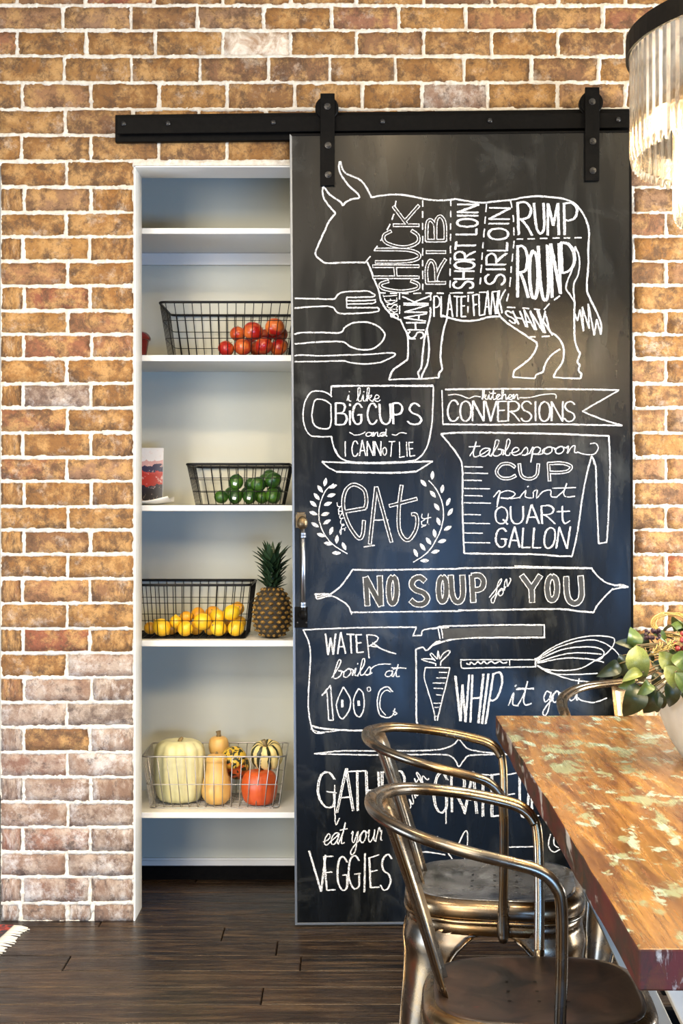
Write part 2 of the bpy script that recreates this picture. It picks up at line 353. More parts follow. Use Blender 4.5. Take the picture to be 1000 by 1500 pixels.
# crystal: clear cut glass
m, nt, b = new('clear_crystal'); out = nt.nodes['Material Output']
gl = N(nt, 'ShaderNodeBsdfGlass'); gl.inputs['IOR'].default_value = 1.5; gl.inputs['Roughness'].default_value = 0.10; gl.inputs['Color'].default_value = (1,0.97,0.92,1)
tr = N(nt, 'ShaderNodeBsdfTransparent'); tr.inputs[0].default_value = (1,0.97,0.92,1)
mx = N(nt, 'ShaderNodeMixShader'); mx.inputs[0].default_value = 0.70
nt.links.new(tr.outputs[0], mx.inputs[1]); nt.links.new(gl.outputs[0], mx.inputs[2]); nt.links.new(mx.outputs[0], out.inputs[0]); M['crystal'] = m
m, nt, b = new('lit_bulb'); b.inputs['Emission Color'].default_value = (1, 0.80, 0.50, 1); b.inputs['Emission Strength'].default_value = 320; M['bulb'] = m
M['brass'] = plain('dark_brass', (0.22,0.15,0.07), 0.35, 0.9)
# ================================================================ the setting
WZ = 4.45                       # front face of the brickwork
DZ = 4.385                      # front face of the chalkboard door
SF, SB = 4.60, 4.965            # shelf front and back of the pantry
JX = PX(197, WZ); HTOP = PZ(243, WZ); LX = PX(1.5, WZ)
def struct(name, g, mat, parent=None, **kw):
    o = mk(name, g, mat, parent, **kw)
    if parent is None: o['kind'] = 'structure'
    return o
CEIL = 3.06
fl = struct('floor', G().box(-3.2, -2.6, -0.12, 3.2, 7.0, -0.022), M['floor'])
# floor boards, each one a piece
rngf = random.Random(3)
y = 5.30; row = 0; npl = 0
vis = []
y_lines = [5.30, 5.17, 5.04, 4.91, 4.78, 4.65, 4.52, 4.385, 4.245, 4.105, 3.97, 3.835, 3.70]
while y_lines[-1] > 1.3: y_lines.append(y_lines[-1]-0.135)
ends = {6: [-0.75, 0.45], 7: [-0.36, 0.95], 8: [-0.19, 1.0], 9: [-0.78, -0.116, 1.2], 10: [-1.35, 0.55], 11: [-0.21, 1.1], 12: [-0.9, 0.3]}
stuff = G(); board_meshes = {}
for i in range(len(y_lines)-1):
    y1, y0 = y_lines[i], y_lines[i+1]
    xs = ends.get(i) or sorted([rngf.uniform(-1.5, -0.5), rngf.uniform(0.0, 1.3)])
    xs = [-2.3] + xs + [2.3]
    for a, c in zip(xs[:-1], xs[1:]):
        g = G(); e = 0.0014
        x0, x1, ya, yb = a+e, c-e, y0+e, y1-e; t = rngf.uniform(-0.0006, 0.0006); bv = 0.0025
        cx, cy = (x0+x1)/2, (ya+yb)/2
        g.V = [(x0-cx,ya-cy,-.02),(x1-cx,ya-cy,-.02),(x1-cx,yb-cy,-.02),(x0-cx,yb-cy,-.02),
               (x0-cx,ya-cy,t-bv),(x1-cx,ya-cy,t-bv),(x1-cx,yb-cy,t-bv),(x0-cx,yb-cy,t-bv),
               (x0-cx+bv,ya-cy+bv,t),(x1-cx-bv,ya-cy+bv,t),(x1-cx-bv,yb-cy-bv,t),(x0-cx+bv,yb-cy-bv,t)]
        g.Fc = [(0,1,5,4),(1,2,6,5),(2,3,7,6),(3,0,4,7),(4,5,9,8),(5,6,10,9),(6,7,11,10),(7,4,8,11),(8,9,10,11)]
        o = mk('floor_board', g, M['floor'], fl); o.location = (cx, cy, 0)
struct('ceiling', G().box(-3.2, -2.6, CEIL, 3.2, 5.4, CEIL+.1), M['plaster'])
# ---- the brick wall
WX0, WX1 = -1.60, 1.30
OPR = 0.33                       # right edge of the pantry opening (hidden behind the door)
BK = WZ+0.145
g = G()
MB = WZ+0.010
g.box(LX+.004, MB, 0, JX-.002, BK, HTOP)           # pier
g.box(WX0, MB, HTOP, WX1, BK, CEIL)                # above the openings
g.box(OPR, MB, 0, WX1, BK, HTOP)
wall = struct('wall_back', g, M['mortar'])
my = [-68, -30, 8, 44.3, 82.5, 121, 160, 198, 236, 274, 311, 346.5, 382.5, 418.5, 455, 490, 525.5, 562, 597.5, 634, 670, 705, 742, 776.5,
      812, 847.5, 884, 921, 956.5, 992.5, 1029, 1065, 1102, 1138.5, 1175, 1212, 1248.5, 1285, 1323, 1352]
top_j = {1: [-72, 26, 124, 225, 326, 425, 523, 621, 719, 817, 916, 1014], 0: [-6, 93, 192, 288, 387, 485, 583, 683, 782, 883, 983],
         2: [-6, 93, 192, 289, 387, 485, 583, 683, 782, 883, 983], 3: [-72, 26, 127, 227, 327, 425, 521, 621, 719, 818, 916, 1014],
         4: [-6, 93, 192, 292, 393, 482, 580, 680, 778, 877, 976], 5: [-66, 33, 133, 232, 332, 432, 531, 617, 715, 815, 915, 1013],
         6: [-2, 96, 194, 292, 390, 488, 586, 684, 782, 880, 977], 7: [-66, 32, 133, 232, 332, 428, 526, 624, 722, 820, 921, 1018]}
rngb = random.Random(11)
full = []                        # unit brick meshes, unevenly worn
def brick_mesh(seed):
    r = random.Random(seed); g = G(); nx, nz = 7, 3
    rows = []
    for j in range(nz+1):
        row = []
        for i in range(nx+1):
            u, v = i/nx, j/nz
            edge = (i in (0, nx)) or (j in (0, nz))
            x = (-0.5+u)*.2 + (r.uniform(-.0016, .0016) if i in (0, nx) else 0)
            z = (-0.5+v)*.068 + (r.uniform(-.0022, .0022) if j in (0, nz) else 0)
            y = (0.0014 if edge else 0)+r.uniform(-.0014, .0012)
            row.append((x, y, z))
        rows.append(row)
    g.grid(rows)
    # ring of sides back into the mortar
    C = nx+1; idx = [i for i in range(C)] + [j*C+nx for j in range(1, nz+1)] + [nz*C+i for i in range(nx-1, -1, -1)] + [j*C for j in range(nz-1, 0, -1)]
    n = len(g.V)
    for k in idx: v = g.V[k]; g.V.append((v[0], 0.016, v[2]))
    for k in range(len(idx)):
        q = (k+1) % len(idx); g.Fc.append((idx[q], idx[k], n+k, n+q))
    me = bpy.data.meshes.new('brick'); me.from_pydata(g.V, [], g.Fc); me.update()
    me.polygons.foreach_set('use_smooth', [True]*len(me.polygons)); return me
variants = [brick_mesh(s) for s in range(12)]
for me in variants[:]: me.materials.append(M['brick'])
limed = brick_mesh(77); limed.materials.append(M['limed_brick'])
greyish = []
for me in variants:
    m2 = me.copy(); m2.materials.clear(); m2.materials.append(M['greyish_brick']); greyish.append(m2)
rects = []
def brick(x0, x1, z0, z1, pale=False):
    greyish_share = min(.95, max(.02, (1.0-z0)/.5))       # the greyer, whiter brick gets likelier towards the floor
    if x1-x0 < 0.012: return
    j = 0.0048
    a0, a1, c0, c1 = (x0+j if x0 > LX+.001 else x0+.0005), x1-j, z0+j+rngb.uniform(-.001,.0012), z1-j+rngb.uniform(-.0012,.001)
    rects.append((a0, a1, c0, c1))
    o = bpy.data.objects.new('brick', limed if pale else (rngb.choice(greyish) if rngb.random() < greyish_share else rngb.choice(variants))); sc.collection.objects.link(o)
    o.parent = wall; o.location = ((a0+a1)/2, WZ+rngb.uniform(-.0025, .0015), (c0+c1)/2); o.scale = ((a1-a0)/.2, 1, (c1-c0)/.068)
    if rngb.random() < .5 : o.scale.x *= -1; o.scale.y = 1
for i in range(len(my)-1):
    z1, z0 = PZ(my[i], WZ), PZ(my[i+1], WZ)
    if i < 8:
        xs = [x+rngb.uniform(-1,1) for x in top_j[i]]
        pts = [PX(x, WZ) for x in xs]
        pts = [pts[0]-.418, pts[0]-.209] + pts
        for a, c in zip(pts[:-1], pts[1:]):
            brick(a, c, z0, z1, pale=(i == 3 and abs(a-PX(327, WZ)) < .02))
    else:
        A = (i % 2 == 1)
        xs = ([LX, PX(34, WZ), PX(132.5, WZ), JX] if A else [LX, PX(98, WZ), JX])
        xs = [xs[0]] + [x+rngb.uniform(-.003,.003) for x in xs[1:-1]] + [xs[-1]]
        if my[i+1] > 1330: xs = [LX, PX(30, WZ), PX(98, WZ), PX(136, WZ), JX]
        for a, c in zip(xs[:-1], xs[1:]): brick(a, c, z0, z1)
        xr = [PX(k, WZ) for k in ((927-52, 927, 1025) if A else (877, 975, 1073))]
        for a, c in zip(xr[:-1], xr[1:]): brick(a, c, z0, z1)
# ---- mortar: a rough sheet that swells out of the joints and smears over brick edges
from mathutils import noise as mn
def mortar_sheet(g, x0, x1, z0, z1, step=0.0031):
    nx = int((x1-x0)/step); nz = int((z1-z0)/step)
    near = [r for r in rects if r[1] > x0-.02 and r[0] < x1+.02 and r[3] > z0-.02 and r[2] < z1+.02]
    cell = {}
    for r in near:
        for a in range(int((r[0]+5)/.1), int((r[1]+5)/.1)+1):
            for c in range(int((r[2]+5)/.1), int((r[3]+5)/.1)+1): cell.setdefault((a, c), []).append(r)
    rows = []
    for j in range(nz+1):
        z = z0+(z1-z0)*j/nz; row = []
        for i in range(nx+1):
            x = x0+(x1-x0)*i/nx; ins = -0.02
            for r in cell.get((int((x+5)/.1), int((z+5)/.1)), ()):
                d = min(x-r[0], r[1]-x, z-r[2], r[3]-z)
                if d > ins: ins = d
            n1 = mn.noise((x*38, z*38, 1.3)); n2 = mn.noise((x*120, z*120, 5.1))
            # ins>0 inside a brick, <0 in the joint
            h = -0.0004 + n1*0.0062 + n2*0.0046 - (ins*1.3 if ins > 0 else ins*.45) - (max(0, ins-.0035))*3
            row.append((x, WZ - max(-0.008, min(0.0042, h)), z))
        rows.append(row)
    g.grid(rows)
g = G()
XE = PX(1024, WZ)
mortar_sheet(g, LX, JX-.001, 0.0, HTOP)
mortar_sheet(g, PX(-66, WZ), XE, HTOP, PZ(-60, WZ))
mortar_sheet(g, PX(912, WZ), XE, 0.30, HTOP)
mo = mk('mortar', g, M['mortar'], wall, smooth=True); mo['kind'] = 'stuff'
# painted returns of the opening
g = G(); g.box(JX-.0018, WZ-.001, 0, JX+.002, BK+.002, HTOP-.0005); g.box(JX, WZ-.001, HTOP-.004, OPR-.0005, BK+.002, HTOP-.0005)
g.box(OPR, WZ-.001, 0, OPR+.004, BK+.002, HTOP)
struct('trim_1', g, M['white'])
# ---- pantry shell
CX0, CX1 = -1.02, 0.62
struct('wall_pantry_back', G().box(CX0-.05, SB, 0, CX1+.05, SB+.08, CEIL-.1), M['closet'])
struct('wall_pantry_left', G().box(CX0-.05, BK+.001, 0, CX0, SB-.001, CEIL-.1), M['closet'])
struct('wall_pantry_right', G().box(CX1, BK+.001, 0, CX1+.05, SB-.001, CEIL-.1), M['closet'])
struct('ceiling_pantry', G().box(CX0-.05, BK+.001, CEIL-.099, CX1+.05, SB+.08, CEIL-.05), M['white'])
g = G(); z1 = PZ(1259, SB-.014); z0 = PZ(1268, SB-.014)
g.box(CX0, SB-.014, z0, CX1, SB-.001, z1-.004); g.box(CX0, SB-.008, z1-.004, CX1, SB-.001, z1+.004)
struct('baseboard_back', g, M['white'])
struct('trim_2', G().box(CX0, SB-.020, 0, CX1, SB-.001, z0-.001), M['iron'])
# shelves (each one a thing)
shelf_y = {'top': (334, 342.5), 'upper': (520, 529), 'middle': (740, 748.5), 'lower': (938, 947), 'bottom': (1190, 1198.5)}
lab = {'top': 'empty white painted pantry shelf nearest the top of the opening', 'upper': 'white pantry shelf carrying the wire basket of red apples',
       'middle': 'white pantry shelf carrying the cookbook and the basket of limes', 'lower': 'white pantry shelf carrying the lemons and the pineapple',
       'bottom': 'lowest white pantry shelf, under the basket of pumpkins'}
SH = {}
for k, (a, c) in shelf_y.items():
    zt, zb = PZ(a, SF), PZ(c, SF); SH[k] = zt
    r = empty('pantry_shelf', (-0.2, SF, zb), lab[k], 'shelf', 'white shelves in the pantry')
    mk('shelf_board', G().box(CX0+.001, SF, zb, CX1-.001, SB-.001, zt), M['white'], r, bevel=.0015)
    if k == 'top': mk('cleat', G().box(CX0+.001, SB-.02, zb-.041, CX1-.001, SB-.001, zb-.0005), M['white'], r, bevel=.001)
    mk('side_cleat', G().box(CX1-.02, SF+.02, zb-.041, CX1-.001, SB-.022, zb-.0005), M['white'], r)
# what shows past the left end of the wall: the next room
struct('wall_left', G().box(-3.2, 6.4, 0, -1.03, 6.5, CEIL), M['plaster'])

# ================================================================ sliding door hardware
z0, z1 = PZ(207, WZ), PZ(163, WZ)
r = empty('sliding_door_rail', (PX(550, WZ), WZ-.03, z0), 'long black iron sliding door rail bolted to the brick above the pantry opening', 'rail')
lx, rx = PX(169, WZ-.02), PX(929, WZ-.02)
hb = G(); hb.V = []; 
def slat(g, xa, xb, ya, yb, zla, zlb, zra, zrb):
    n = len(g.V)
    g.V += [(xa,ya,zla),(xb,ya,zra),(xb,yb,zra),(xa,yb,zla),(xa,ya,zlb),(xb,ya,zrb),(xb,yb,zrb),(xa,yb,zlb)]
    g.Fc += [tuple(n+i for i in f) for f in ((0,3,2,1),(4,5,6,7),(0,1,5,4),(1,2,6,5),(2,3,7,6),(3,0,4,7))]; return g
d1 = WZ-.026
mk('backing_board', slat(G(), lx, rx, d1, WZ-.0035, PZ(208, d1), PZ(168, d1), PZ(199, d1), PZ(159, d1)), M['iron'], r, bevel=.002)
d2 = DZ+.012
mk('rail_bar', slat(G(), PX(171, d2), PX(927, d2), d2, d2+.008, PZ(196, d2), PZ(172, d2), PZ(187, d2), PZ(165, d2)), M['iron'], r, bevel=.0015)
for px in (181, 246, 400, 560, 717, 905):
    py = 181-(px-246)*0.0085; c = P(px, py, d2)
    mk('rail_bolt', G().lathe([(.0001,.003),(.006,.003),(.0085,0),(.0085,-.0005),(.0085,.0)][::-1] if 0 else [(.0085,0),(.0085,-.003),(.006,-.006),(.0002,-.0065)], (c[0], d2, c[2]), 12, axis='y'), M['bolt'], r, smooth=True)
    mk('rail_spacer', G().lathe([(.011,0),(.011,d1-d2-.008)], (c[0], d2+.008, c[2]), 12, axis='y'), M['iron'], r, smooth=False)
# ================================================================ the chalkboard door
TL, TR, BL, BR = (425, 197), (923.5, 192), (433, 1354), (928, 1350)
door = empty('sliding_chalkboard_door', P(680, 1352, DZ+.02), 'tall black chalkboard barn door covered in white chalk drawings and lettering', 'door')
def dq(inset, y0, y1):
    c = [(TL[0]+inset, TL[1]+inset), (TR[0]-inset, TR[1]+inset), (BR[0]-inset, BR[1]-inset), (BL[0]+inset, BL[1]-inset)]
    return [[P(a, b_, DZ)[0::2] for a, b_ in c], y0, y1]
q, _, _ = dq(1, 0, 0)
g = G(); g.prism(q, 'y', DZ, DZ+.036); mk('chalkboard_panel', g, M['board'], door)
def lerp(a, c, t): return tuple(a[i]+(c[i]-a[i])*t for i in range(len(a)))
co, _, _ = dq(-1, 0, 0); ci, _, _ = dq(2.4, 0, 0)
for k in range(4):
    j = (k+1) % 4; g = G(); g.prism([co[k], co[j], ci[j], ci[k]], 'y', DZ-.0022, DZ+.0385)
    mk('edge_strip', g, M['iron'] if k in (1, 0) else M['frame'], door, bevel=.0008)
# hangers
for (px, yt, yb, bolts, wy, tilt) in ((479.5, 137, 272, (156, 213, 256), 157, .4), (867, 128, 265, (149, 207, 250), 149, .2)):
    h = mk('hanger_strap', G().box(PX(px-10.5, DZ-.008), DZ-.0115, PZ(yb, DZ-.008), PX(px+10.5, DZ-.008), DZ-.0035, PZ(yt, DZ-.008)), M['iron'], door, bevel=.0015)
    for k, by in enumerate(bolts):
        c = P(px+ (1 if k else 0), by, DZ-.0115)
        mk('strap_bolt', G().lathe([(.0105,0),(.0105,-.003),(.0065,-.0035),(.0065,-.009),(.0005,-.0095)], (c[0], DZ-.0115, c[2]), 10, axis='y'), M['bolt'], h)
    c = P(px-1, wy+1, DZ)
    mk('wheel', G().lathe([(.010,-.002),(.034,-.002),(.036,.0),(.036,.007),(.030,.010),(.030,.018),(.036,.020),(.036,.026),(.034,.028),(.010,.028)], (c[0], DZ+.0005, c[2]), 36, axis='y'), M['iron'], door, smooth=False)
# pull handle
hx = PX(441, DZ)
h = mk('pull_handle', G().tube([P(443.5, 770, DZ-.040), P(444.5, 895, DZ-.040)], .0062, 12), M['steelrod'], door, smooth=True)
g = G(); c = P(440.5, 763, DZ)
g.box(c[0]-.016, DZ-.006, c[2]-.022, c[0]+.016, DZ-.0025, c[2]+.026); g.tube([(c[0], DZ-.006, c[2]), (c[0]+.004, DZ-.045, c[2]-.004)], .011, 12)
g.ball((c[0]+.006, DZ-.042, c[2]-.006), .017, 10, (1,1,1.25)); mk('top_bracket', g, M['bronze'], h, smooth=False, bevel=.001)
g = G(); c = P(441, 905, DZ)
g.box(c[0]-.020, DZ-.006, c[2]-.030, c[0]+.020, DZ-.0025, c[2]+.034); g.tube([(c[0], DZ-.006, c[2]+.01), (c[0]+.008, DZ-.045, c[2]+.012)], .010, 12)
g.ball((c[0]+.007, DZ-.040, c[2]+.012), .012, 10, (1,1,1.3)); mk('bottom_bracket', g, M['iron'], h, smooth=False, bevel=.001)
for yy in (782, 786, 884, 888):
    c = P(444, yy, DZ-.040); mk('collar', G().tube([(c[0], c[1], c[2]-.003), (c[0], c[1], c[2]+.003)], .0085, 12), M['steelrod'], h)
for (x_, y_) in ((434, 752), (447, 752), (436, 912), (449, 912)):
    c = P(x_, y_, DZ); mk('screw', G().lathe([(.003,0),(.003,-.0015),(.0005,-.002)], (c[0], DZ-.006, c[2]), 8, axis='y'), M['bolt'], h)

# ---------------------------------------------------------------- chalk
rc = random.Random(5)
class Chalk:
    def __init__(s, name): s.name = name; s.w = G(); s.f = None; s.fm = None; s.lay = 0
    def ribbon(s, g, pts, wid, lay, jit=.16):
        m = len(pts)
        if m < 2: return
        rows = []
        for i in range(m):
            a = pts[max(0, i-1)]; c = pts[min(m-1, i+1)]; dx, dy = c[0]-a[0], c[1]-a[1]; L = math.hypot(dx, dy) or 1
            nx, ny = -dy/L, dx/L; ww = wid/2*(1+rc.uniform(-jit, jit)); q = pts[i]
            s.lay += 1; d = DZ-.0004-lay*.00025-(s.lay % 60)*2.5e-6
            a3 = P(q[0]+nx*ww, q[1]+ny*ww, DZ); c3 = P(q[0]-nx*ww, q[1]-ny*ww, DZ)
            rows.append([(a3[0], d, a3[2]), (c3[0], d, c3[2])])
        g.grid(rows)
    def line(s, pts, wid=2.7, smooth=True, dash=None, lay=0):
        pts = [tuple(p) for p in pts]
        if smooth and len(pts) > 2: pts = cat_rom(pts, 5)
        # resample
        out = [pts[0]]; step = 3.0
        for p in pts[1:]:
            L = math.hypot(p[0]-out[-1][0], p[1]-out[-1][1]); n = max(1, int(L/step)); a = out[-1]
            for k in range(1, n+1): out.append((a[0]+(p[0]-a[0])*k/n, a[1]+(p[1]-a[1])*k/n))
        out = [(p[0]+rc.uniform(-.22,.22), p[1]+rc.uniform(-.22,.22)) for p in out]
        if dash:
            L = 0; seg = [out[0]]; on = True
            for a, c in zip(out[:-1], out[1:]):
                L += math.hypot(c[0]-a[0], c[1]-a[1])
                if on: seg.append(c)
                if L > (dash[0] if on else dash[1]):
                    if on: s.ribbon(s.w, seg, wid*.74, lay)
                    on = not on; seg = [c]; L = 0
            if on and len(seg) > 2: s.ribbon(s.w, seg, wid*.74, lay)
        else: s.ribbon(s.w, out, wid*.74, lay)
        return out
    def outlined(s, strokes, wid, fillmat, edge=1.35):   # bubble lettering: pale ribbon with a darker core
        if s.f is None: s.f = G(); s.fm = fillmat
        for st in strokes:
            a, c = st[0], st[-1]
            if len(st) == 2: pts = [a, c]
            else: pts = cat_rom(st, 5)
            o2 = [pts[0]]
            for p in pts[1:]:
                q = o2[-1]; L = math.hypot(p[0]-q[0], p[1]-q[1]); n = max(1, int(L/3))
                for k in range(1, n+1): o2.append((q[0]+(p[0]-q[0])*k/n, q[1]+(p[1]-q[1])*k/n))
            # extend ends a little for the white border
            def ext(pp, e):
                pp = list(pp); x0, y0 = pp[0]; x1, y1 = pp[1]; L = math.hypot(x0-x1, y0-y1) or 1
                pp[0] = (x0+(x0-x1)/L*e, y0+(y0-y1)/L*e); x0, y0 = pp[-1]; x1, y1 = pp[-2]; L = math.hypot(x0-x1, y0-y1) or 1
                pp[-1] = (x0+(x0-x1)/L*e, y0+(y0-y1)/L*e); return pp
            s.ribbon(s.w, ext(o2, edge*.8), wid, 0, .07); s.ribbon(s.f, o2, max(.6, wid-2*edge), 1.5, .05)
    def done(s):
        o = mk('chalk_'+s.name, s.w, M['chalk'], door)
        if s.f: mk('chalk_fill', s.f, s.fm, o)
        return o
def cr(ox, oy, sc_, flat):
    return [(ox+flat[i]*sc_, oy+flat[i+1]*sc_) for i in range(0, len(flat), 2)]
A_ = lambda *f: cr(425, 220, .25, f)
B_ = lambda *f: cr(665, 270, .25, f)
C_ = lambda *f: cr(425, 400, .25, f)
D_ = lambda *f: cr(425, 660, .25, f)
E_ = lambda *f: cr(635, 560, .3, f)
F_ = lambda *f: cr(635, 820, .3, f)
G_ = lambda *f: cr(425, 900, .25, f)
H_ = lambda *f: cr(425, 1100, .41, f)
CAPS = {
 'A': [[0,0,.42,1,.5,1],[.5,1,1,0],[.18,.36,.84,.36]], 'B': [[0,0,0,1],[0,1,.7,.97,.85,.77,.6,.55,0,.52],[.3,.53,.85,.48,1,.25,.7,.02,0,0]],
 'C': [[.95,.8,.7,1,.3,.95,.05,.6,.05,.3,.3,.03,.7,.02,.98,.2]], 'D': [[.05,0,.05,1],[.05,1,.6,.93,.95,.6,.9,.25,.5,.02,.05,0]],
 'E': [[.95,1,0,.98],[0,1,0,0],[0,0,1,.02],[0,.52,.75,.54]], 'F': [[1,1,0,.98],[0,1,0,0],[0,.52,.75,.54]],
 'G': [[.95,.82,.65,1,.25,.92,.03,.55,.1,.2,.45,0,.85,.1,.9,.42],[.5,.45,1,.45]], 'H': [[0,0,0,1],[1,0,1,1],[0,.5,1,.52]],
 'I': [[.5,0,.5,1]], 'K': [[0,0,0,1],[.95,1,.02,.45],[.2,.55,1,0]], 'L': [[0,1,0,0],[0,0,1,.02]], 'M': [[0,0,.1,1],[.1,1,.5,.3],[.5,.3,.9,1],[.9,1,1,0]],
 'N': [[0,0,.02,1],[.02,1,.98,0],[.98,0,1,1]], 'O': [[.5,1,.15,.85,.02,.5,.15,.12,.5,0,.85,.15,.98,.5,.85,.87,.5,1]],
 'P': [[0,0,0,1],[0,.98,.6,1,.98,.82,.85,.55,.4,.46,0,.48]], 'Q': [[.5,1,.15,.85,.02,.5,.15,.12,.5,0,.85,.15,.98,.5,.85,.87,.5,1],[.6,.25,1,-.05]],
 'R': [[0,0,0,1],[0,.98,.6,1,.95,.8,.75,.55,.1,.48],[.2,.5,.6,.3,1,0]], 'S': [[.95,.85,.65,1,.25,.95,.08,.75,.3,.55,.75,.42,.93,.22,.7,.02,.3,0,.02,.15]],
 'T': [[0,1,1,.98],[.5,1,.5,0]], 'U': [[0,1,.03,.3,.3,.01,.7,.02,.97,.3,1,1]], 'V': [[0,1,.48,0],[.48,0,1,1]], 'W': [[0,1,.25,0],[.25,0,.5,.8],[.5,.8,.75,0],[.75,0,1,1]],
 'Y': [[0,1,.5,.5],[1,1,.5,.5],[.5,.5,.5,0]], 't': [[.45,.95,.42,.2,.62,0,.98,.15],[0,.66,1,.68]], 'i': [[.5,0,.5,.65],[.5,.85,.5,.95]], 'o': [[.5,.6,.1,.45,.1,.15,.5,0,.9,.15,.9,.45,.5,.6]],
}
WID = {'I': .35, 'i': .35, 'M': 1.25, 'W': 1.3, ' ': .45, 'o': .7, 'L': .75, 'E': .8, 'F': .8}
LOW = {  # running hand, x height .5
 'a': (.55, [.45,.45,.2,.5,.05,.3,.1,.05,.3,.02,.45,.25,.47,.48,.45,.1,.55,.02]), 'b': (.5, [0,.05,.2,.6,.25,.95,.12,1,.08,.6,.08,.1,.25,0,.42,.15,.4,.4,.25,.42,.5,.35]),
 'd': (.6, [.45,.42,.2,.48,.05,.25,.15,.02,.4,.12,.5,.6,.52,1,.5,.3,.52,.05,.6,.02]), 'e': (.45, [0,.15,.3,.25,.35,.42,.2,.5,.08,.3,.12,.06,.3,0,.45,.12]),
 'f': (.4, [0,.05,.25,.5,.3,.95,.18,1,.15,.6,.12,-.3,.05,-.5,.2,-.45,.2,0,.4,.2]), 'g': (.55, [.42,.42,.2,.5,.06,.28,.15,.05,.4,.18,.45,.45,.42,-.3,.25,-.55,.1,-.4,.3,-.1,.55,.1]),
 'h': (.55, [0,.05,.2,.6,.22,1,.1,.95,.08,.02,.2,.4,.38,.5,.42,.05,.55,.02]), 'i': (.28, [0,.05,.12,.5,.12,.1,.28,.02]), 'k': (.5, [0,.05,.2,.6,.22,1,.1,.95,.08,.02,.15,.35,.38,.48,.3,.28,.18,.25,.4,0,.5,.05]),
 'l': (.3, [0,.05,.2,.6,.22,.98,.1,1,.08,.3,.15,.02,.3,.05]), 'n': (.5, [0,.4,.08,.5,.08,.0,.2,.4,.36,.5,.38,.08,.5,.02]), 'o': (.5, [.0,.3,.25,.5,.08,.35,.08,.08,.25,0,.4,.2,.35,.45,.25,.48,.5,.38]),
 'p': (.55, [0,.1,.12,.5,.1,-.5,.12,.3,.3,.5,.45,.3,.35,.05,.15,.05,.35,0,.55,.05]), 'r': (.42, [0,.05,.12,.5,.2,.55,.24,.4,.34,.42,.3,.1,.42,.02]), 's': (.4, [0,.05,.2,.5,.3,.25,.25,.02,.08,.02,.2,-.02,.4,.1]),
 't': (.38, [0,.05,.15,.5,.2,.95,.14,.3,.2,.02,.38,.05]), 'u': (.55, [0,.4,.08,.5,.08,.12,.22,0,.4,.25,.42,.5,.42,.1,.55,.02]), 'w': (.7, [0,.45,.08,.45,.1,.05,.25,.05,.3,.4,.35,.05,.5,.05,.58,.45,.7,.4]),
 'y': (.55, [0,.4,.08,.5,.1,.12,.25,.05,.4,.5,.4,-.3,.22,-.5,.12,-.35,.35,-.05,.55,.1]), 'j': (.3, [0,.4,.12,.5,.12,-.3,.0,-.5,-.1,-.35,.3,.05]), 'c': (.42, [.35,.42,.2,.5,.06,.3,.1,.05,.25,0,.42,.12]), ' ': (.35, None)}
def quad_map(bl, br, tl, tr):
    def f(u, v):
        bx, by = bl[0]+(br[0]-bl[0])*u, bl[1]+(br[1]-bl[1])*u; tx, ty = tl[0]+(tr[0]-tl[0])*u, tl[1]+(tr[1]-tl[1])*u
        return (bx+(tx-bx)*v, by+(ty-by)*v)
    return f
def caps(ch, text, bl, br, tl, tr, w=2.6, dbl=0, gap=.22, fill=None, wide=None):
    f = quad_map(bl, br, tl, tr); tot = sum(WID.get(c, 1) for c in text)+gap*(len(text)-1); x = 0
    for c in text:
        cw = WID.get(c, 1)
        if c != ' ':
            sts = []
            for st in CAPS[c]:
                sts.append([f((x+st[i]*cw)/tot, st[i+1]) for i in range(0, len(st), 2)])
            if wide: ch.outlined(sts, wide, fill)
            else:
                for st in sts:
                    ch.line(st, w, smooth=len(st) > 2)
                    if dbl:
                        dx, dy = rc.uniform(.6, 1)*dbl, rc.uniform(-.4, .4)*dbl
                        ch.line([(p[0]+dx, p[1]+dy) for p in st], w*.8, smooth=len(st) > 2)
        x += cw+gap
def script(ch, text, bl, br, tl, tr, w=2.0):
    f = quad_map(bl, br, tl, tr); tot = sum(LOW[c][0] for c in text); x = 0; cur = []
    for c in text:
        cw, st = LOW[c]
        if st is None:
            if cur: ch.line(cur, w); cur = []
        else:
            cur += [f((x+st[i])/tot, st[i+1]) for i in range(0, len(st), 2)]
            if c in 't': ch.line([f((x-.1)/tot, .62), f((x+.4)/tot, .66)], w)
            if c in 'ij': ch.line([f((x+.14)/tot, .72), f((x+.17)/tot, .78)], w)
        x += cw
    if cur: ch.line(cur, w)
def box(x0, y0, x1, y1): return ((x0, y1), (x1, y1), (x0, y0), (x1, y0))
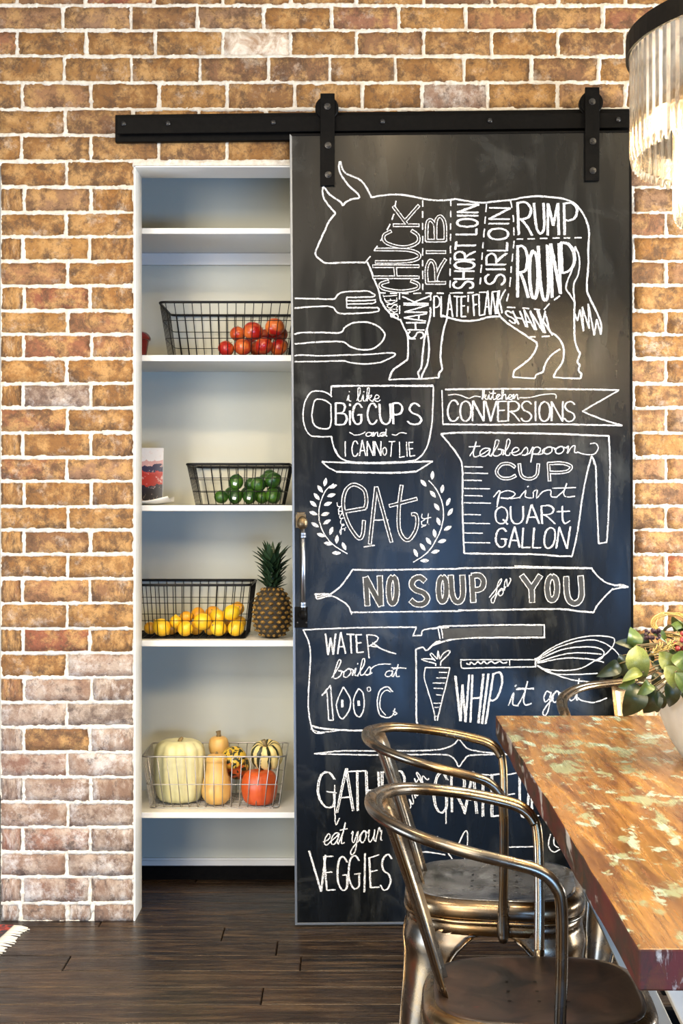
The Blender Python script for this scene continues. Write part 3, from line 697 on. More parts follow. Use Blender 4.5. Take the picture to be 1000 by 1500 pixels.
# --- the bull and its cuts
k = Chalk('bull_drawing')
for p in (A_(190,215,190,260,207,300,235,335,265,368), A_(190,215,207,228,225,255,262,282,290,300,308,325), A_(308,325,325,305,360,288,405,280),
          A_(405,280,395,255,350,215,310,165,288,120,285,85,293,65), A_(293,65,303,105,325,135,370,155,410,175,440,210,465,255,475,278),
          A_(475,278,520,268,600,260,680,265,780,285,860,295,960,289), B_(0,85,60,95,150,108,250,100,330,92,400,78,480,70,560,75,640,85,700,110,750,165,780,230,790,290,785,380,785,480,778,560,778,630),
          B_(778,630,800,680,830,740,855,800,862,840,858,880), B_(705,690,703,780,706,900,720,960,738,990), B_(738,990,722,1040,735,1060,728,1090,745,1112,738,1138),
          B_(580,1130,595,1100,630,1050,642,1000,635,940,600,890,560,860,545,800,530,755), B_(345,1130,355,1090,410,1050,460,1000,485,935,440,900,380,860,320,820,270,775,255,730),
          B_(520,1100,535,1050,570,1000,620,965), A_(265,368,222,425,205,465,175,530,147,600), A_(147,600,152,620,180,645,215,662,330,658,440,658),
          A_(450,655,470,700,495,765,520,830,530,880,560,930,600,970,640,995), C_(645,270,665,320,685,360,690,430,688,505), C_(688,505,640,540,600,570,578,625),
          C_(870,612,872,585,890,560,880,500,885,420,895,350,910,290,920,260), C_(820,200,820,250,800,330,785,390,775,470,768,550,750,580,755,615), C_(800,330,810,400,812,470,800,540,775,590,768,615),
          C_(890,248,940,265,1000,280), B_(0,790,60,800,130,797,200,778,265,775)):
    k.line(p, 3.4)
for p in (B_(738,1138,640,1135,580,1130), B_(345,1130,470,1138), B_(470,1138,480,1115,520,1100), C_(578,625,680,620,780,620,870,612),
          B_(705,700,702,750,722,800), B_(722,800,735,735), B_(735,735,757,860), B_(757,860,750,718), B_(750,718,790,845), B_(790,845,785,700), B_(785,700,820,885), B_(820,885,835,790), B_(835,790,858,880)):
    k.line(p, 2.8, smooth=False)
k.line(B_(708,365,733,430,728,520,700,590,705,690), 2.8); k.line(B_(708,365,703,430,690,500,665,560,655,610,680,650,705,690), 2.8)
for p in (A_(440,658,470,620,520,545,560,480,590,420,610,360,620,285), A_(776,295,775,560,776,832), A_(940,292,938,560,935,825), B_(190,115,180,230,165,400,150,600),
          B_(330,95,345,180,350,330,335,480,325,600,308,685), B_(365,322,560,316,775,312), A_(520,835,640,840,780,838,960,838), B_(0,636,100,635,250,628,300,612), B_(82,650,80,780),
          B_(310,720,400,725,520,737), B_(525,735,570,690,645,635), B_(440,895,560,890), C_(640,118,640,250), C_(822,122,822,200), C_(695,385,775,385)):
    k.line(p, 2.6, dash=(9, 6))
k.done()
k = Chalk('cut_lettering')
def vcap(c, x_base, x_top, y_lo, y_hi, crop, w=2.8, dbl=2.2):   # a letter read bottom to top
    bl, br, tl, tr = crop(x_base, y_lo)[0], crop(x_base, y_hi)[0], crop(x_top, y_lo)[0], crop(x_top, y_hi)[0]
    if dbl: caps(k, c, bl, br, tl, tr, wide=5.2, fill=M['blackfill'])
    else: caps(k, c, bl, br, tl, tr, w)
for c, xt, a, e in (('C', 530, 828, 765), ('H', 485, 745, 680), ('U', 500, 655, 582), ('C', 548, 570, 470), ('K', 605, 440, 325)): vcap(c, 752, xt, a, e, A_)
for c, a, e in (('R', 778, 640), ('I', 615, 580), ('B', 530, 388)): vcap(c, 908, 798, a, e, A_)
caps(k, 'SHORT LOIN', *(B_(105,612)+B_(142,118)+B_(-8,612)+B_(18,118)), w=3.2, dbl=1.6)
caps(k, 'SIRLOIN', *(B_(290,590)+B_(325,138)+B_(178,590)+B_(205,138)), w=3.0, dbl=1.8)
for t, q in (('R', (375,298,455,300,368,105,450,105)), ('U', (478,285,530,285,465,110,520,110)), ('M', (545,298,610,298,540,112,612,112)), ('P', (645,298,715,298,640,110,718,110))):
    caps(k, t, *B_(*q), w=3.4, dbl=2.0)
for t, q in (('R', (368,662,430,665,368,358,430,372)), ('O', (440,668,490,668,432,385,485,385)), ('U', (505,675,555,675,488,360,540,355)), ('N', (570,665,620,640,560,348,610,345)), ('D', (625,520,705,510,618,340,700,345))):
    caps(k, t, *B_(*q), w=3.6, dbl=2.6)
caps(k, 'PLATE', *box(635, 434, 682, 464), w=2.4, dbl=.8); caps(k, 'FLANK', (694, 463), (735, 459), (692, 432), (740, 424), w=2.4, dbl=.8)
caps(k, 'SHANK', *(C_(775,385)+C_(815,135)+C_(692,385)+C_(655,135)), w=2.4, dbl=.9)
caps(k, 'BRISKET', *(C_(632,262)+C_(624,122)+C_(590,258)+C_(542,128)), w=1.7)
caps(k, 'SHANK', *(B_(325,805)+B_(575,885)+B_(290,742)+B_(535,742)), w=2.5, dbl=.9)
k.done()
k = Chalk('fork_drawing')
k.line(C_(25,148,235,153), 2.8); k.line(C_(235,153,262,150,280,125,320,110,400,107,450,105,480,118,495,130,470,140,330,142), 2.8); k.line(C_(330,142,330,203), 2.4)
k.line(C_(330,203,480,203,515,205,510,225,420,235,300,238,270,225,240,197,130,197,25,205), 2.8); k.line(C_(330,163,470,160,502,155), 2.4); k.line(C_(335,182,480,178,500,163), 2.4); k.done()
k = Chalk('spoon_drawing')
k.line(C_(25,360,60,350,180,348,290,350,320,318,370,292,440,287,500,305,545,340,552,375,520,420,470,447,400,447,350,430,300,402,150,405,90,410,25,415), 3.0)
k.done()
k = Chalk('knife_drawing'); k.line(C_(25,485,60,480,180,485,330,480,480,475,560,468,610,470,608,485,560,510,520,525,430,533,350,525,310,515,160,518,25,520), 2.6); k.done()
# --- mug
k = Chalk('mug_drawing')
k.line(C_(240,660,838,658), 2.4); k.line(C_(240,668,400,662,838,664), 2.0); k.line(C_(240,660,238,720), 2.4)
k.line(C_(245,725,210,700,150,690,110,710,82,770,75,840,85,900,110,945,150,958,240,958), 2.5); k.line(C_(238,770,200,745,150,742,132,790,128,850,145,895,190,912,235,895,238,770), 2.6)
k.line(C_(240,955,255,1020,280,1070,330,1100,430,1110,600,1108,700,1102,750,1085,790,1040,815,970,832,850,838,663), 2.6); k.line(C_(262,1030,290,1080,340,1106), 2.2)
k.line(C_(185,1105,300,1110,500,1115,700,1108,835,1102), 3.0); k.line(C_(185,1105,225,1140,275,1165), 2.6); k.line(C_(270,1164,400,1168,620,1170,740,1162), 3.4); k.line(C_(740,1162,800,1125,835,1102), 2.6)
script(k, 'i like', *box(508, 569, 557, 588), w=1.9)
for t, q in (('B', (264,888,330,888,264,762,326,762)), ('i', (336,890,360,890,336,760,360,760)), ('G', (362,885,420,885,362,765,420,765)), ('C', (450,885,508,885,450,765,505,765)), ('U', (525,882,590,885,520,765,582,765)), ('P', (602,885,655,885,598,762,655,762)), ('S', (680,885,778,885,695,765,755,762))):
    caps(k, t, *C_(*q), w=2.8, dbl=1.3)
k.line(C_(345,932,380,950,420,942,440,930), 1.8); k.line(C_(595,945,620,950,645,935,682,940), 1.8); script(k, 'and', *box(535, 628, 567, 639), w=2.0)
caps(k, 'I CANN', *C_(315,1075,530,1070,315,985,530,985), w=1.9, dbl=.6); caps(k, 'oT', *C_(540,1065,605,1078,540,990,615,985), w=1.9); caps(k, 'LIE', *C_(640,1080,732,1070,640,988,722,992), w=1.9)
k.done()
# --- wreath
k = Chalk('wreath_drawing')
k.line(D_(255,195,215,225,185,280,168,350,172,420,200,490,250,550,335,605), 2.0); k.line(D_(810,175,850,220,885,290,898,370,885,450,855,520,800,600,720,655), 2.0)
def petal(cx, cy, ang, L=11, Wd=5):
    ca, sa = math.cos(ang), math.sin(ang); n = 10
    pts = []
    for i in range(n+1):
        t = i/n; x = (t-.5)*L; hw = Wd/2*math.sin(PI*min(1, t*1.0))**.8
        pts.append((cx+ca*x, cy+sa*x, hw))
    rows = []
    for (x, y, hw) in pts:
        a3 = P(x-sa*hw, y+ca*hw, DZ); c3 = P(x+sa*hw, y-ca*hw, DZ); rows.append([(a3[0], DZ-.0005, a3[2]), (c3[0], DZ-.0005, c3[2])])
    k.w.grid(rows)
for (x, y, an) in ((205,185,-80),(175,225,-125),(155,270,-130),(135,312,-140),(135,367,-160),(145,435,-150),(180,495,-160),(222,545,-170),(270,600,-180),
                   (250,210,-20),(240,262,-15),(220,312,-20),(205,372,-15),(215,418,-30),(240,470,-70),(273,520,-85),(315,560,-115),
                   (832,145,-85),(890,225,-80),(925,300,-65),(937,360,-55),(922,455,-30),(890,530,-15),(850,592,-15),(787,645,0),
                   (780,190,-130),(835,255,-130),(858,330,-125),(868,415,-110),(845,485,-100),(810,530,-125),(775,565,-125),(735,600,-115)):
    q = D_(x, y)[0]; petal(q[0], q[1], math.radians(an), 13, 5.5)
script(k, 'just', *(D_(305,475)+D_(272,305)+D_(335,465)+D_(318,300)), w=1.7); script(k, 'it', *(D_(765,450)+D_(770,370)+D_(825,450)+D_(828,370)), w=1.7)
k.done()
k = Chalk('eat_lettering')
k.outlined([D_(320,358,440,338), D_(440,335,446,290,435,235,400,207,365,200,330,225,312,275,311,335,328,400,360,465,402,515,424,490,432,412)], 5.6, M['blackfill'], 1.3)
k.outlined([D_(466,545,502,215), D_(505,215,592,535), D_(652,205,640,290,634,400,640,470,668,518,700,520,735,465,744,410,735,375,712,374), D_(582,324,740,283)], 5.6, M['blackfill'], 1.3)
k.line(D_(485,408,575,405), 2); k.line(D_(430,565,495,555), 2.4); k.done()
# --- banner
k = Chalk('soup_banner')
k.line(D_(365,698,500,700,700,697,1000,692), 3.0); k.line(F_(120,41,400,38,600,40,775,42), 3.0); k.line(F_(395,30,600,36,775,40), 2.2)
k.line(D_(360,948,600,945,1000,940), 2.8); k.line(F_(120,247,300,245,600,240,700,250,780,258), 3.2)
k.line(D_(365,698,330,750,290,800,235,842), 3.0); k.line(D_(235,842,190,840,140,842), 3.2); k.line(D_(150,845,160,868,240,852,300,880,340,912,360,962), 2.8); k.line(D_(150,858,215,845), 2.2)
k.line(F_(768,38,800,80,840,110,890,125,950,132,910,137,870,145), 2.8); k.line(F_(880,128,915,120,950,132), 2); k.line(F_(875,140,835,180,800,220,780,258), 2.8)
for t, q in (('N', (538,887,558,887,535,846,556,844)), ('O', (569,884,581,884,569,845,581,845)), ('S', (601,885,629,885,601,847,622,845)), ('O', (642,881,654,881,642,845,654,845)),
             ('U', (662,881,679,881,660,843,677,843)), ('P', (693,882,709,882,691,843,708,843)), ('Y', (766,882,792,882,764,843,791,843)), ('O', (801,879,816,879,801,844,816,844)), ('U', (830,883,853,883,829,845,850,844))):
    caps(k, t, (q[0],q[1]), (q[2],q[3]), (q[4],q[5]), (q[6],q[7]), wide=9.2, fill=M['greyfill'])
k.line(F_(270,185,290,160,325,115,330,92,312,120,300,190,288,212,280,195,300,170,320,165), 2.0); k.line(F_(305,178,320,150,335,140,338,165,322,175,318,155,345,140,352,130), 2.0); k.line(F_(345,150,345,120,355,95,360,130,375,100,372,88), 2.0); k.done()
# --- conversions
k = Chalk('conversions_banner')
k.line(E_(40,38,45,205), 2.2); k.line(E_(55,35,300,32,600,33,905,38), 3.0); k.line(E_(905,38,725,142), 2.6, False); k.line(E_(725,142,820,180,920,210), 2.6); k.line(E_(45,205,300,207,600,205,920,211), 3.0)
k.line(E_(70,62,120,60,170,78,200,68,230,72), 1.8); k.line(E_(415,75,470,74,530,60,590,58,598,80), 1.8); script(k, 'kitchen', *box(705, 571, 760, 585), w=1.9)
caps(k, 'CONVERSIONS', *E_(65,190,690,190,65,90,690,95), w=2.0, dbl=1.5, gap=.12); k.done()
k = Chalk('measuring_jug')
k.line(E_(35,252,150,245,400,248,600,252,855,262), 3.2); k.line(E_(35,252,75,300,120,360,140,420,140,600,148,835), 3.0)
k.line(E_(148,835,300,838,500,840,600,848,675,850), 3.2); k.line(E_(675,850,700,740,720,600,740,480,770,360), 2.8); k.line(E_(770,360,790,410,795,560,805,788), 2.8); k.line(E_(775,365,783,400), 2.2); k.line(E_(805,788,845,780), 2.4); k.line(E_(845,780,855,600,860,400,855,262), 2.8)
for yy, xe in ((412,240),(443,265),(478,235),(518,275),(553,240),(588,280),(645,230),(688,275),(735,240),(782,275)): k.line(E_(148,yy,xe,yy+2), 2.1, False)
script(k, 'tablespoon', *(E_(175,365)+E_(700,345)+E_(185,285)+E_(710,275)), w=2.0); k.line(E_(700,340,740,352,785,350,803,320,790,298,762,300), 2.0)
for t, q in (('C', (305,470,400,470,305,395,400,400)), ('U', (425,470,505,470,418,400,510,400)), ('P', (565,480,670,480,560,395,672,395))): caps(k, t, *E_(*q), wide=5.0, fill=M['blackfill'])
script(k, 'pint', *(E_(290,570)+E_(690,560)+E_(300,490)+E_(690,490)), w=2.0)
caps(k, 'QUARt', *E_(298,690,665,690,298,608,660,600), w=2.0, dbl=1.6); caps(k, 'GALLON', *E_(300,805,650,812,300,715,665,705), w=2.2, dbl=1.6); k.done()
# --- water pot
k = Chalk('water_pot')
k.line(G_(75,90,200,85,400,78,600,75,740,75), 2.6); k.line(G_(740,75,720,120), 2.2, False); k.line(G_(715,125,770,122), 2.6, False); k.line(G_(770,122,775,95,830,82,930,76), 2.4)
k.line(G_(75,90,110,170,118,260,110,400,105,520,115,620,140,690,200,693), 2.6); k.line(G_(118,650,200,670,400,680,600,668,750,660), 3.2); k.line(G_(120,670,180,690,300,678), 2); k.line(G_(745,640,738,600,738,400,735,205), 3.2)
k.line(G_(735,205,775,192,800,210,850,165,880,155), 2.8)
k.line(F_(10,336,40,325,150,322,350,318,540,318), 2.8); k.line(F_(540,318,540,375), 2.6, False); k.line(F_(545,378,430,380,300,380,150,382,60,395,-8,418), 3.4); k.f = G(); k.fm = M['greyfill']; k.ribbon(k.f, F_(45,362,100,360,200,354,300,350,400,348,530,346), 15, .5, .08); k.line(F_(22,338,32,388), 2.2); k.line(F_(36,332,46,385), 2.2); k.line(F_(-8,338,8,335), 2.4)
caps(k, 'WATE', *G_(205,238,428,222,205,112,420,118), w=2.4, dbl=1); caps(k, 'R', *G_(462,258,510,190,448,118,520,125), w=2.4); k.line(G_(480,165,540,205,620,232), 2.6)
script(k, 'boils', *(G_(240,378)+G_(480,350)+G_(270,270)+G_(490,262)), w=2.2); k.line(G_(470,320,500,300,545,290,590,292), 2); script(k, 'at', *(G_(550,365)+G_(640,365)+G_(560,300)+G_(650,285)), w=2.2); k.line(G_(590,312,680,315), 2.2)
k.line(G_(185,475,235,415), 2.4, False); k.line(G_(185,475,215,450,225,620), 2.2, False); k.line(G_(225,620,252,620), 2.2, False); k.line(G_(252,620,235,415), 2.4, False)
k.line(G_(310,425,270,530,300,612,345,560,350,490,310,425), 2.4); k.line(G_(400,435,370,500,380,580,410,598,432,540,425,460,400,435), 2.4); k.line(G_(305,500,305,545), 5); k.line(G_(400,505,402,535), 5)
k.line(G_(450,430,465,425,470,445,455,450,450,430), 1.7); k.line(G_(600,455,570,425,530,440,510,500,520,580,560,605,600,590,612,550), 2.4); k.line(G_(590,455,560,445,530,480,528,550,560,590), 1.8); k.line(G_(600,565,625,578,608,590), 2.2); k.done()
k = Chalk('carrot_drawing')
k.line(G_(790,312,935,312), 2.4, False); k.line(G_(790,312,785,370,810,460,840,560,848,622), 2.2); k.line(G_(935,312,915,400,890,500,860,622), 2.4)
for p in ((870,340,920,340),(855,372,915,372),(835,402,905,402),(840,432,895,435),(855,470,885,472),(840,520,880,520),(845,545,870,545),(845,595,865,597)): k.line(G_(*p), 2.0, False)
k.line(G_(850,302,848,288,800,275,770,262,830,262,850,272), 2.2); k.line(G_(850,272,822,240,828,228,862,262), 2.0); k.line(G_(862,262,865,215,875,262), 2.2); k.line(G_(875,262,900,225,935,212,925,235,885,275,880,300), 2.4); k.done()
k = Chalk('whisk_drawing')
k.line(F_(130,488,300,488,495,488), 2.0); k.line(F_(150,530,300,526,500,522), 2.4); k.line(F_(132,488,135,525,150,530), 2.2); k.line(F_(160,505,175,512,180,500,200,510,215,498,230,508,245,496,260,508,280,496,300,506,320,496,340,505,360,500), 2.6); k.line(F_(370,488,370,516), 1.8)
k.line(F_(495,480,498,520), 3)
for p in ((500,485,560,440,640,400,740,375,830,372,880,385,875,420,840,460,790,490,700,535,560,537,505,515), (500,490,600,430,720,395,800,395,870,430,922,485), (500,495,620,440,730,425,800,430,830,450,820,480,790,495),
          (505,500,640,460,740,455,820,462), (505,505,640,480,760,485,830,500), (505,515,560,550,640,560,800,555), (510,520,620,570,700,590,790,598)): k.line(F_(*p), 2.2)
k.done()
k = Chalk('whip_lettering')
caps(k, 'WHIP', (670, 1056), (722, 1062), (666, 990), (738, 985), w=3.0, dbl=1.6, gap=.3); script(k, 'it', (744, 1036), (778, 1032), (748, 994), (782, 996), w=2.6)
script(k, 'good', (794, 1030), (846, 1026), (798, 996), (850, 994), w=2.4); k.line([(846,1022),(852,1026),(870,1029),(889,1022)], 2.4); k.line([(757,1008),(782,1009)], 2.2); k.done()
k = Chalk('star_divider')
k.line([(460,1104),(500,1100),(560,1100),(630,1099),(655,1095),(666,1089),(672,1083),(678,1090),(688,1098),(720,1103),(760,1105)], 2.6)
k.line([(460,1104),(500,1105),(560,1106),(640,1105),(658,1107),(667,1114),(672,1123),(680,1113),(692,1106),(760,1105)], 2.6); k.done()
k = Chalk('gather_lettering')
for t, q in (('G', (465,1180,492,1185,463,1130,490,1132)), ('A', (492,1191,516,1188,497,1130,516,1130)), ('T', (512,1188,534,1188,510,1130,534,1128)), ('H', (537,1186,556,1186,535,1130,553,1130)), ('E', (560,1186,574,1186,558,1130,574,1130)), ('R', (578,1186,592,1186,578,1130,592,1130)),
             ('G', (634,1190,655,1190,634,1132,655,1132)), ('R', (661,1190,680,1190,660,1134,680,1134)), ('A', (679,1192,697,1192,686,1134,698,1134)), ('T', (698,1196,714,1196,696,1134,716,1134)), ('E', (719,1196,732,1196,719,1134,733,1134)), ('F', (741,1198,754,1198,740,1134,757,1132)), ('U', (760,1196,772,1196,760,1134,774,1134)), ('L', (778,1196,788,1196,778,1134,788,1134))):
    caps(k, t, *[(q[i], q[i+1]) for i in (0,2,4,6)], w=2.5, dbl=2.6)
k.line([(490,1150),(491,1206),(497,1198)], 2.4); k.line([(653,1155),(653,1207)], 2.4)
script(k, 'with', (598, 1188), (628, 1140), (590, 1160), (616, 1126), w=2.2)
k.line([(604,1249),(625,1248),(652,1252)], 2.6); k.line([(640,1225),(662,1258)], 2.4); k.line([(668,1245),(678,1222),(684,1218),(684,1240),(680,1258)], 2.4); k.line([(738,1241),(788,1240)], 2.4); k.line([(806,1222),(803,1238),(810,1248),(820,1244)], 2.4); k.line([(812,1222),(811,1236),(818,1242)], 2.2)
k.done()
k = Chalk('veggies_lettering')
script(k, 'eat your', (472, 1238), (560, 1232), (480, 1206), (562, 1196), w=2.4)
for t, q in (('V', (458,1306,482,1306,452,1246,476,1252)), ('E', (478,1304,490,1304,474,1254,488,1254)), ('G', (494,1304,510,1304,492,1256,508,1254)), ('G', (511,1302,528,1302,508,1256,526,1252)), ('I', (526,1308,540,1306,528,1250,540,1250)), ('E', (542,1300,555,1300,540,1256,555,1252)), ('S', (556,1304,572,1302,558,1254,574,1250))):
    caps(k, t, *[(q[i], q[i+1]) for i in (0,2,4,6)], w=2.3, dbl=1.5)
k.done()
# ================================================================ wire baskets
def rrect(x0, x1, y0, y1, z, r=.03, n=4):
    pts = []
    for cx, cy, a0 in ((x1-r, y1-r, 0), (x0+r, y1-r, 90), (x0+r, y0+r, 180), (x1-r, y0+r, 270)):
        for i in range(n+1):
            a = math.radians(a0+90*i/n); pts.append((cx+r*math.cos(a), cy+r*math.sin(a), z))
    return pts
def basket(loc, x0, x1, y0, y1, zt, inx, iny, mat, rimr, wr, label, pitch=.0285, levels=(.33, .66), tilt=0):
    """open wire basket: x0..x1, y0..y1 at the rim, shrinking by inx/iny at the base"""
    zb = loc[2]+wr*1.5; r = empty('wire_basket', loc, label, 'basket', 'wire baskets of produce in the pantry')
    mk('rim', G().tube(rrect(x0, x1, y0, y1, zt, .022), rimr, 8, True), mat, r, smooth=True)
    bx0, bx1, by0, by1 = x0+inx, x1-inx, y0+iny, y1-iny
    mk('base_ring', G().tube(rrect(bx0, bx1, by0, by1, zb, .02), wr*1.2, 6, True), mat, r, smooth=True)
    g = G()
    for lv in levels:
        z = zb+(zt-zb)*lv; k = 1-lv
        g.tube(rrect(x0+inx*k, x1-inx*k, y0+iny*k, y1-iny*k, z, .02), wr*.9, 6, True)
    nx = max(3, round((x1-x0-.04)/pitch)); ny = max(3, round((y1-y0-.04)/pitch))
    for i in range(nx+1):
        t = i/nx; xt = x0+.02+(x1-x0-.04)*t; xb = bx0+.02+(bx1-bx0-.04)*t
        g.tube([(xt, y0, zt), (xb, by0, zb), (xb, by1, zb), (xt, y1, zt)], wr, 5)
    for i in range(ny+1):
        t = i/ny; yt = y0+.02+(y1-y0-.04)*t; yb = by0+.02+(by1-by0-.04)*t
        g.tube([(x0, yt, zt), (bx0, yb, zb), (bx1, yb, zb), (x1, yt, zt)], wr, 5)
    o = mk('wire_mesh', g, mat, r, smooth=True); o['kind'] = 'stuff'
    return r, (bx0, bx1, by0, by1, zb+wr*2)
def settle(items, bounds, taper=(0,0), iters=420):
    """items: [x,y,z,r]; push apart overlapping fruit and keep them in the basket"""
    bx0, bx1, by0, by1, zf = bounds
    for it in range(iters):
        if it > iters*.7: break
        for i in range(len(items)):
            for j in range(i+1, len(items)):
                a, c = items[i], items[j]; d = Vector((c[0]-a[0], c[1]-a[1], c[2]-a[2])); L = d.length or 1e-5; m_ = (a[3]+c[3])*.99-L
                if m_ > 0:
                    d = d/L*m_*.5
                    for q in range(3): a[q] -= d[q]; c[q] += d[q]
        for a in items:
            a[0] = min(max(a[0], bx0+a[3]+.003), bx1-a[3]-.003); a[1] = min(max(a[1], by0+a[3]+.003), by1-a[3]-.003); a[2] = max(a[2], zf+a[3])
    return items
by0, by1 = SF+.035, SB-.012
# --- apples
zs = SH['upper']
b1, bb = basket((-.38, SF+.19, zs), PX(233, by0), -.150, by0, by1, PZ(442.5, by0), .026, .014, M['blackwire'], .0042, .0014, 'black wire basket holding the red apples')
ap = [(575,322,42,4.70),(652,312,45,4.69),(632,235,40,4.73),(724,226,52,4.70),(850,195,50,4.70),(828,305,45,4.70),(745,318,42,4.76),(905,310,45,4.71),(905,240,42,4.76),(790,250,42,4.80),(700,300,40,4.80),(885,300,40,4.82)]
def apple_geo(r):
    prof = [];
    for i in range(17):
        a = PI*i/16; rr = r*math.sin(a)*(1+.06*math.cos(a)); z = -r*.93*math.cos(a)
        if i > 12: z -= r*.16*((i-12)/4)**2
        if i < 2: z += r*.10*(1-i/2)
        prof.append((max(rr, .0004), z))
    return G().lathe(prof, (0,0,0), 22)
items = settle([[*P(190+x*.25, 430+y*.25, d), r*.25*d/F*1.17] for x, y, r, d in ap], bb)
where = ['leftmost red apple, low in the black wire basket', 'orange-tinged red apple in the front row, second from the left', 'red apple behind the two at the left of the basket', 'large orange-red apple raised in the middle of the heap',
         'highest red apple at the right of the heap', 'shaded red apple low under the highest one', 'dark red apple tucked under the middle of the heap', 'red apple low in the right corner by the door edge', 'red apple at the right end behind the highest one',
         'shaded apple half hidden at the back between the raised apples', 'shaded apple at the back under the large orange-red one', 'apple at the back right corner in deep shade']
ra = random.Random(2)
for it, lb in zip(items, where):
    o = solid('apple', apple_geo(it[3]*.98), M['apple'], it[:3], lb, 'apple', 'red apples in the upper wire basket', rot=(ra.uniform(-.6,.6), ra.uniform(-.6,.6), ra.uniform(0,6)))
    s = mk('stem', G().tube([(0,0,it[3]*.72), (.001,0,it[3]*.9), (.004,0,it[3]*1.1)], .0011, 5), M['stalk'], o)
# --- dark red crock, cut by the opening edge
c = P(200, 520, SF+.09); g = G()
r = empty('glazed_pot', (c[0]-.012, SF+.09, zs), 'dark red glazed pot with a rim, left of the apples on the upper shelf', 'pot')
bx, by_ = c[0]-.012, SF+.09
mk('pot_body', G().lathe([(.0005,0),(.040,0),(.045,.01),(.052,.055),(.053,.062),(.049,.062),(.042,.012),(.0005,.008)], (bx,by_,zs), 32), M['red_glaze'], r, smooth=True)
mk('pot_rim', G().lathe([(.052,.056),(.0575,.058),(.0585,.066),(.053,.076),(.045,.083),(.0005,.084)], (bx,by_,zs), 32), M['red_glaze'], r, smooth=True)
# --- limes
zs = SH['middle']
b2, bb = basket((-.33, SF+.19, zs), PX(273, by0), PX(424, by0), by0, by1, PZ(680, by0), .026, .020, M['blackwire'], .0045, .0014, 'black wire basket holding the green limes')
lm = [(545,360,36,4.68,0),(620,355,38,4.68,1),(702,360,38,4.68,1),(770,360,36,4.70,0),(840,355,42,4.68,0),(622,275,40,4.69,1),(712,280,36,4.73,0),(760,285,40,4.69,0),(800,260,38,4.75,0),(860,268,42,4.69,0),(880,320,40,4.75,0),(600,330,36,4.78,0),(820,230,36,4.80,0),(690,330,36,4.79,0)]
items = settle([[*P(190+x*.25, 640+y*.25, d), r*.25*d/F*1.12] for x, y, r, d, s in lm], bb)
lw = ['leftmost lime, alone at the low end of the heap', 'lime with a small white sticker low at the left of the heap', 'lime with a white sticker low in the middle of the heap', 'shaded lime low between the stickered one and the right end', 'bright lime low at the right of the heap',
      'lime with a white sticker raised on the left side of the heap', 'shaded lime behind the raised stickered one', 'light green lime on top of the middle of the heap', 'dark lime on top behind the middle', 'large lime on top at the right end', 'dark lime at the right end against the wire',
      'lime hidden at the back left of the heap', 'highest dark lime at the back right', 'lime at the back under the middle of the heap']
for it, l5, lb in zip(items, lm, lw):
    R = it[3]*.97; prof = [(max(.0003, math.sin(PI*i/14)*R), -math.cos(PI*i/14)*R*1.08) for i in range(15)]; prof[0] = (.0015, -R*1.16); prof[-1] = (.0015, R*1.16)
    rot = (ra.uniform(-.5,.5)+1.2, ra.uniform(-.6,.6), ra.uniform(0,6))
    if l5[4]: rot = (0, 0.25, 0)
    o = solid('lime', G().lathe(prof, (0,0,0), 20), M['lime'], it[:3], lb, 'lime', 'limes in the middle wire basket', rot=rot)
    if l5[4]:
        rows = []
        for j in range(5):
            row = []
            for i in range(6):
                th = -PI/2+(-.26+.5*i/5); ph = -.45+.36*j/4; row.append((R*1.012*math.cos(ph)*math.cos(th), R*1.012*math.cos(ph)*math.sin(th), R*1.09*math.sin(ph)))
            rows.append(row)
        s = mk('fruit_sticker', G().grid(rows), M['sticker'], o, smooth=True); s['label'] = 'white sticker'
# --- cookbook / printed card and plate
bx0, bx1 = PX(176, SF+.19), PX(238.5, SF+.19)
r = empty('cookbook', (bx0+.06, SF+.19, zs+.011), 'upright cookbook with a red and dark blue picture of fruit on its cover', 'book')
g = G(); zt = PZ(656, SF+.19)
lean = .03
def leanbox(g, xa, xb, ya, yb, z0, z1, l):
    n = len(g.V); g.V += [(xa,ya,z0),(xb,ya,z0),(xb,yb,z0),(xa,yb,z0),(xa,ya+l,z1),(xb,ya+l,z1),(xb,yb+l,z1),(xa,yb+l,z1)]
    g.Fc += [tuple(n+i for i in f) for f in ((0,3,2,1),(4,5,6,7),(0,1,5,4),(1,2,6,5),(2,3,7,6),(3,0,4,7))]; return g
y0_ = SF+.17
mk('pages', leanbox(G(), bx0+.002, bx1-.003, y0_+.0025, y0_+.0125, zs+.0125, zt-.002, lean), M['paper'], r)
mk('front_cover', leanbox(G(), bx0, bx1, y0_, y0_+.002, zs+.011, zt, lean), M['cover'], r)
mk('back_cover', leanbox(G(), bx0, bx1, y0_+.013, y0_+.015, zs+.011, zt, lean), M['paper'], r)
r = empty('serving_plate', (PX(205, SF+.09), SF+.09, zs), 'white square plate with upturned corners in front of the cookbook', 'plate')
rows = []; cx, cy, hs = PX(198, SF+.10), SF+.115, .105
def platez(u, v):
    e = max(abs(u), abs(v)); return .004 + .010*max(0, e-.55)/.45 + .016*(max(0, abs(u)+abs(v)-1.35)/.65)**1.3
T = 16
for j in range(T+1):
    v = -1+2*j/T; rows.append([(cx+hs*1.16*u*(1-.05*v*v), cy+hs*.9*v*(1-.05*u*u), zs+platez(u, v)) for u in (-1+2*i/T for i in range(T+1))])
o = mk('plate_dish', G().grid(rows), M['white'], r, smooth=True); md = o.modifiers.new('thick', 'SOLIDIFY'); md.thickness = .003; md.offset = -1
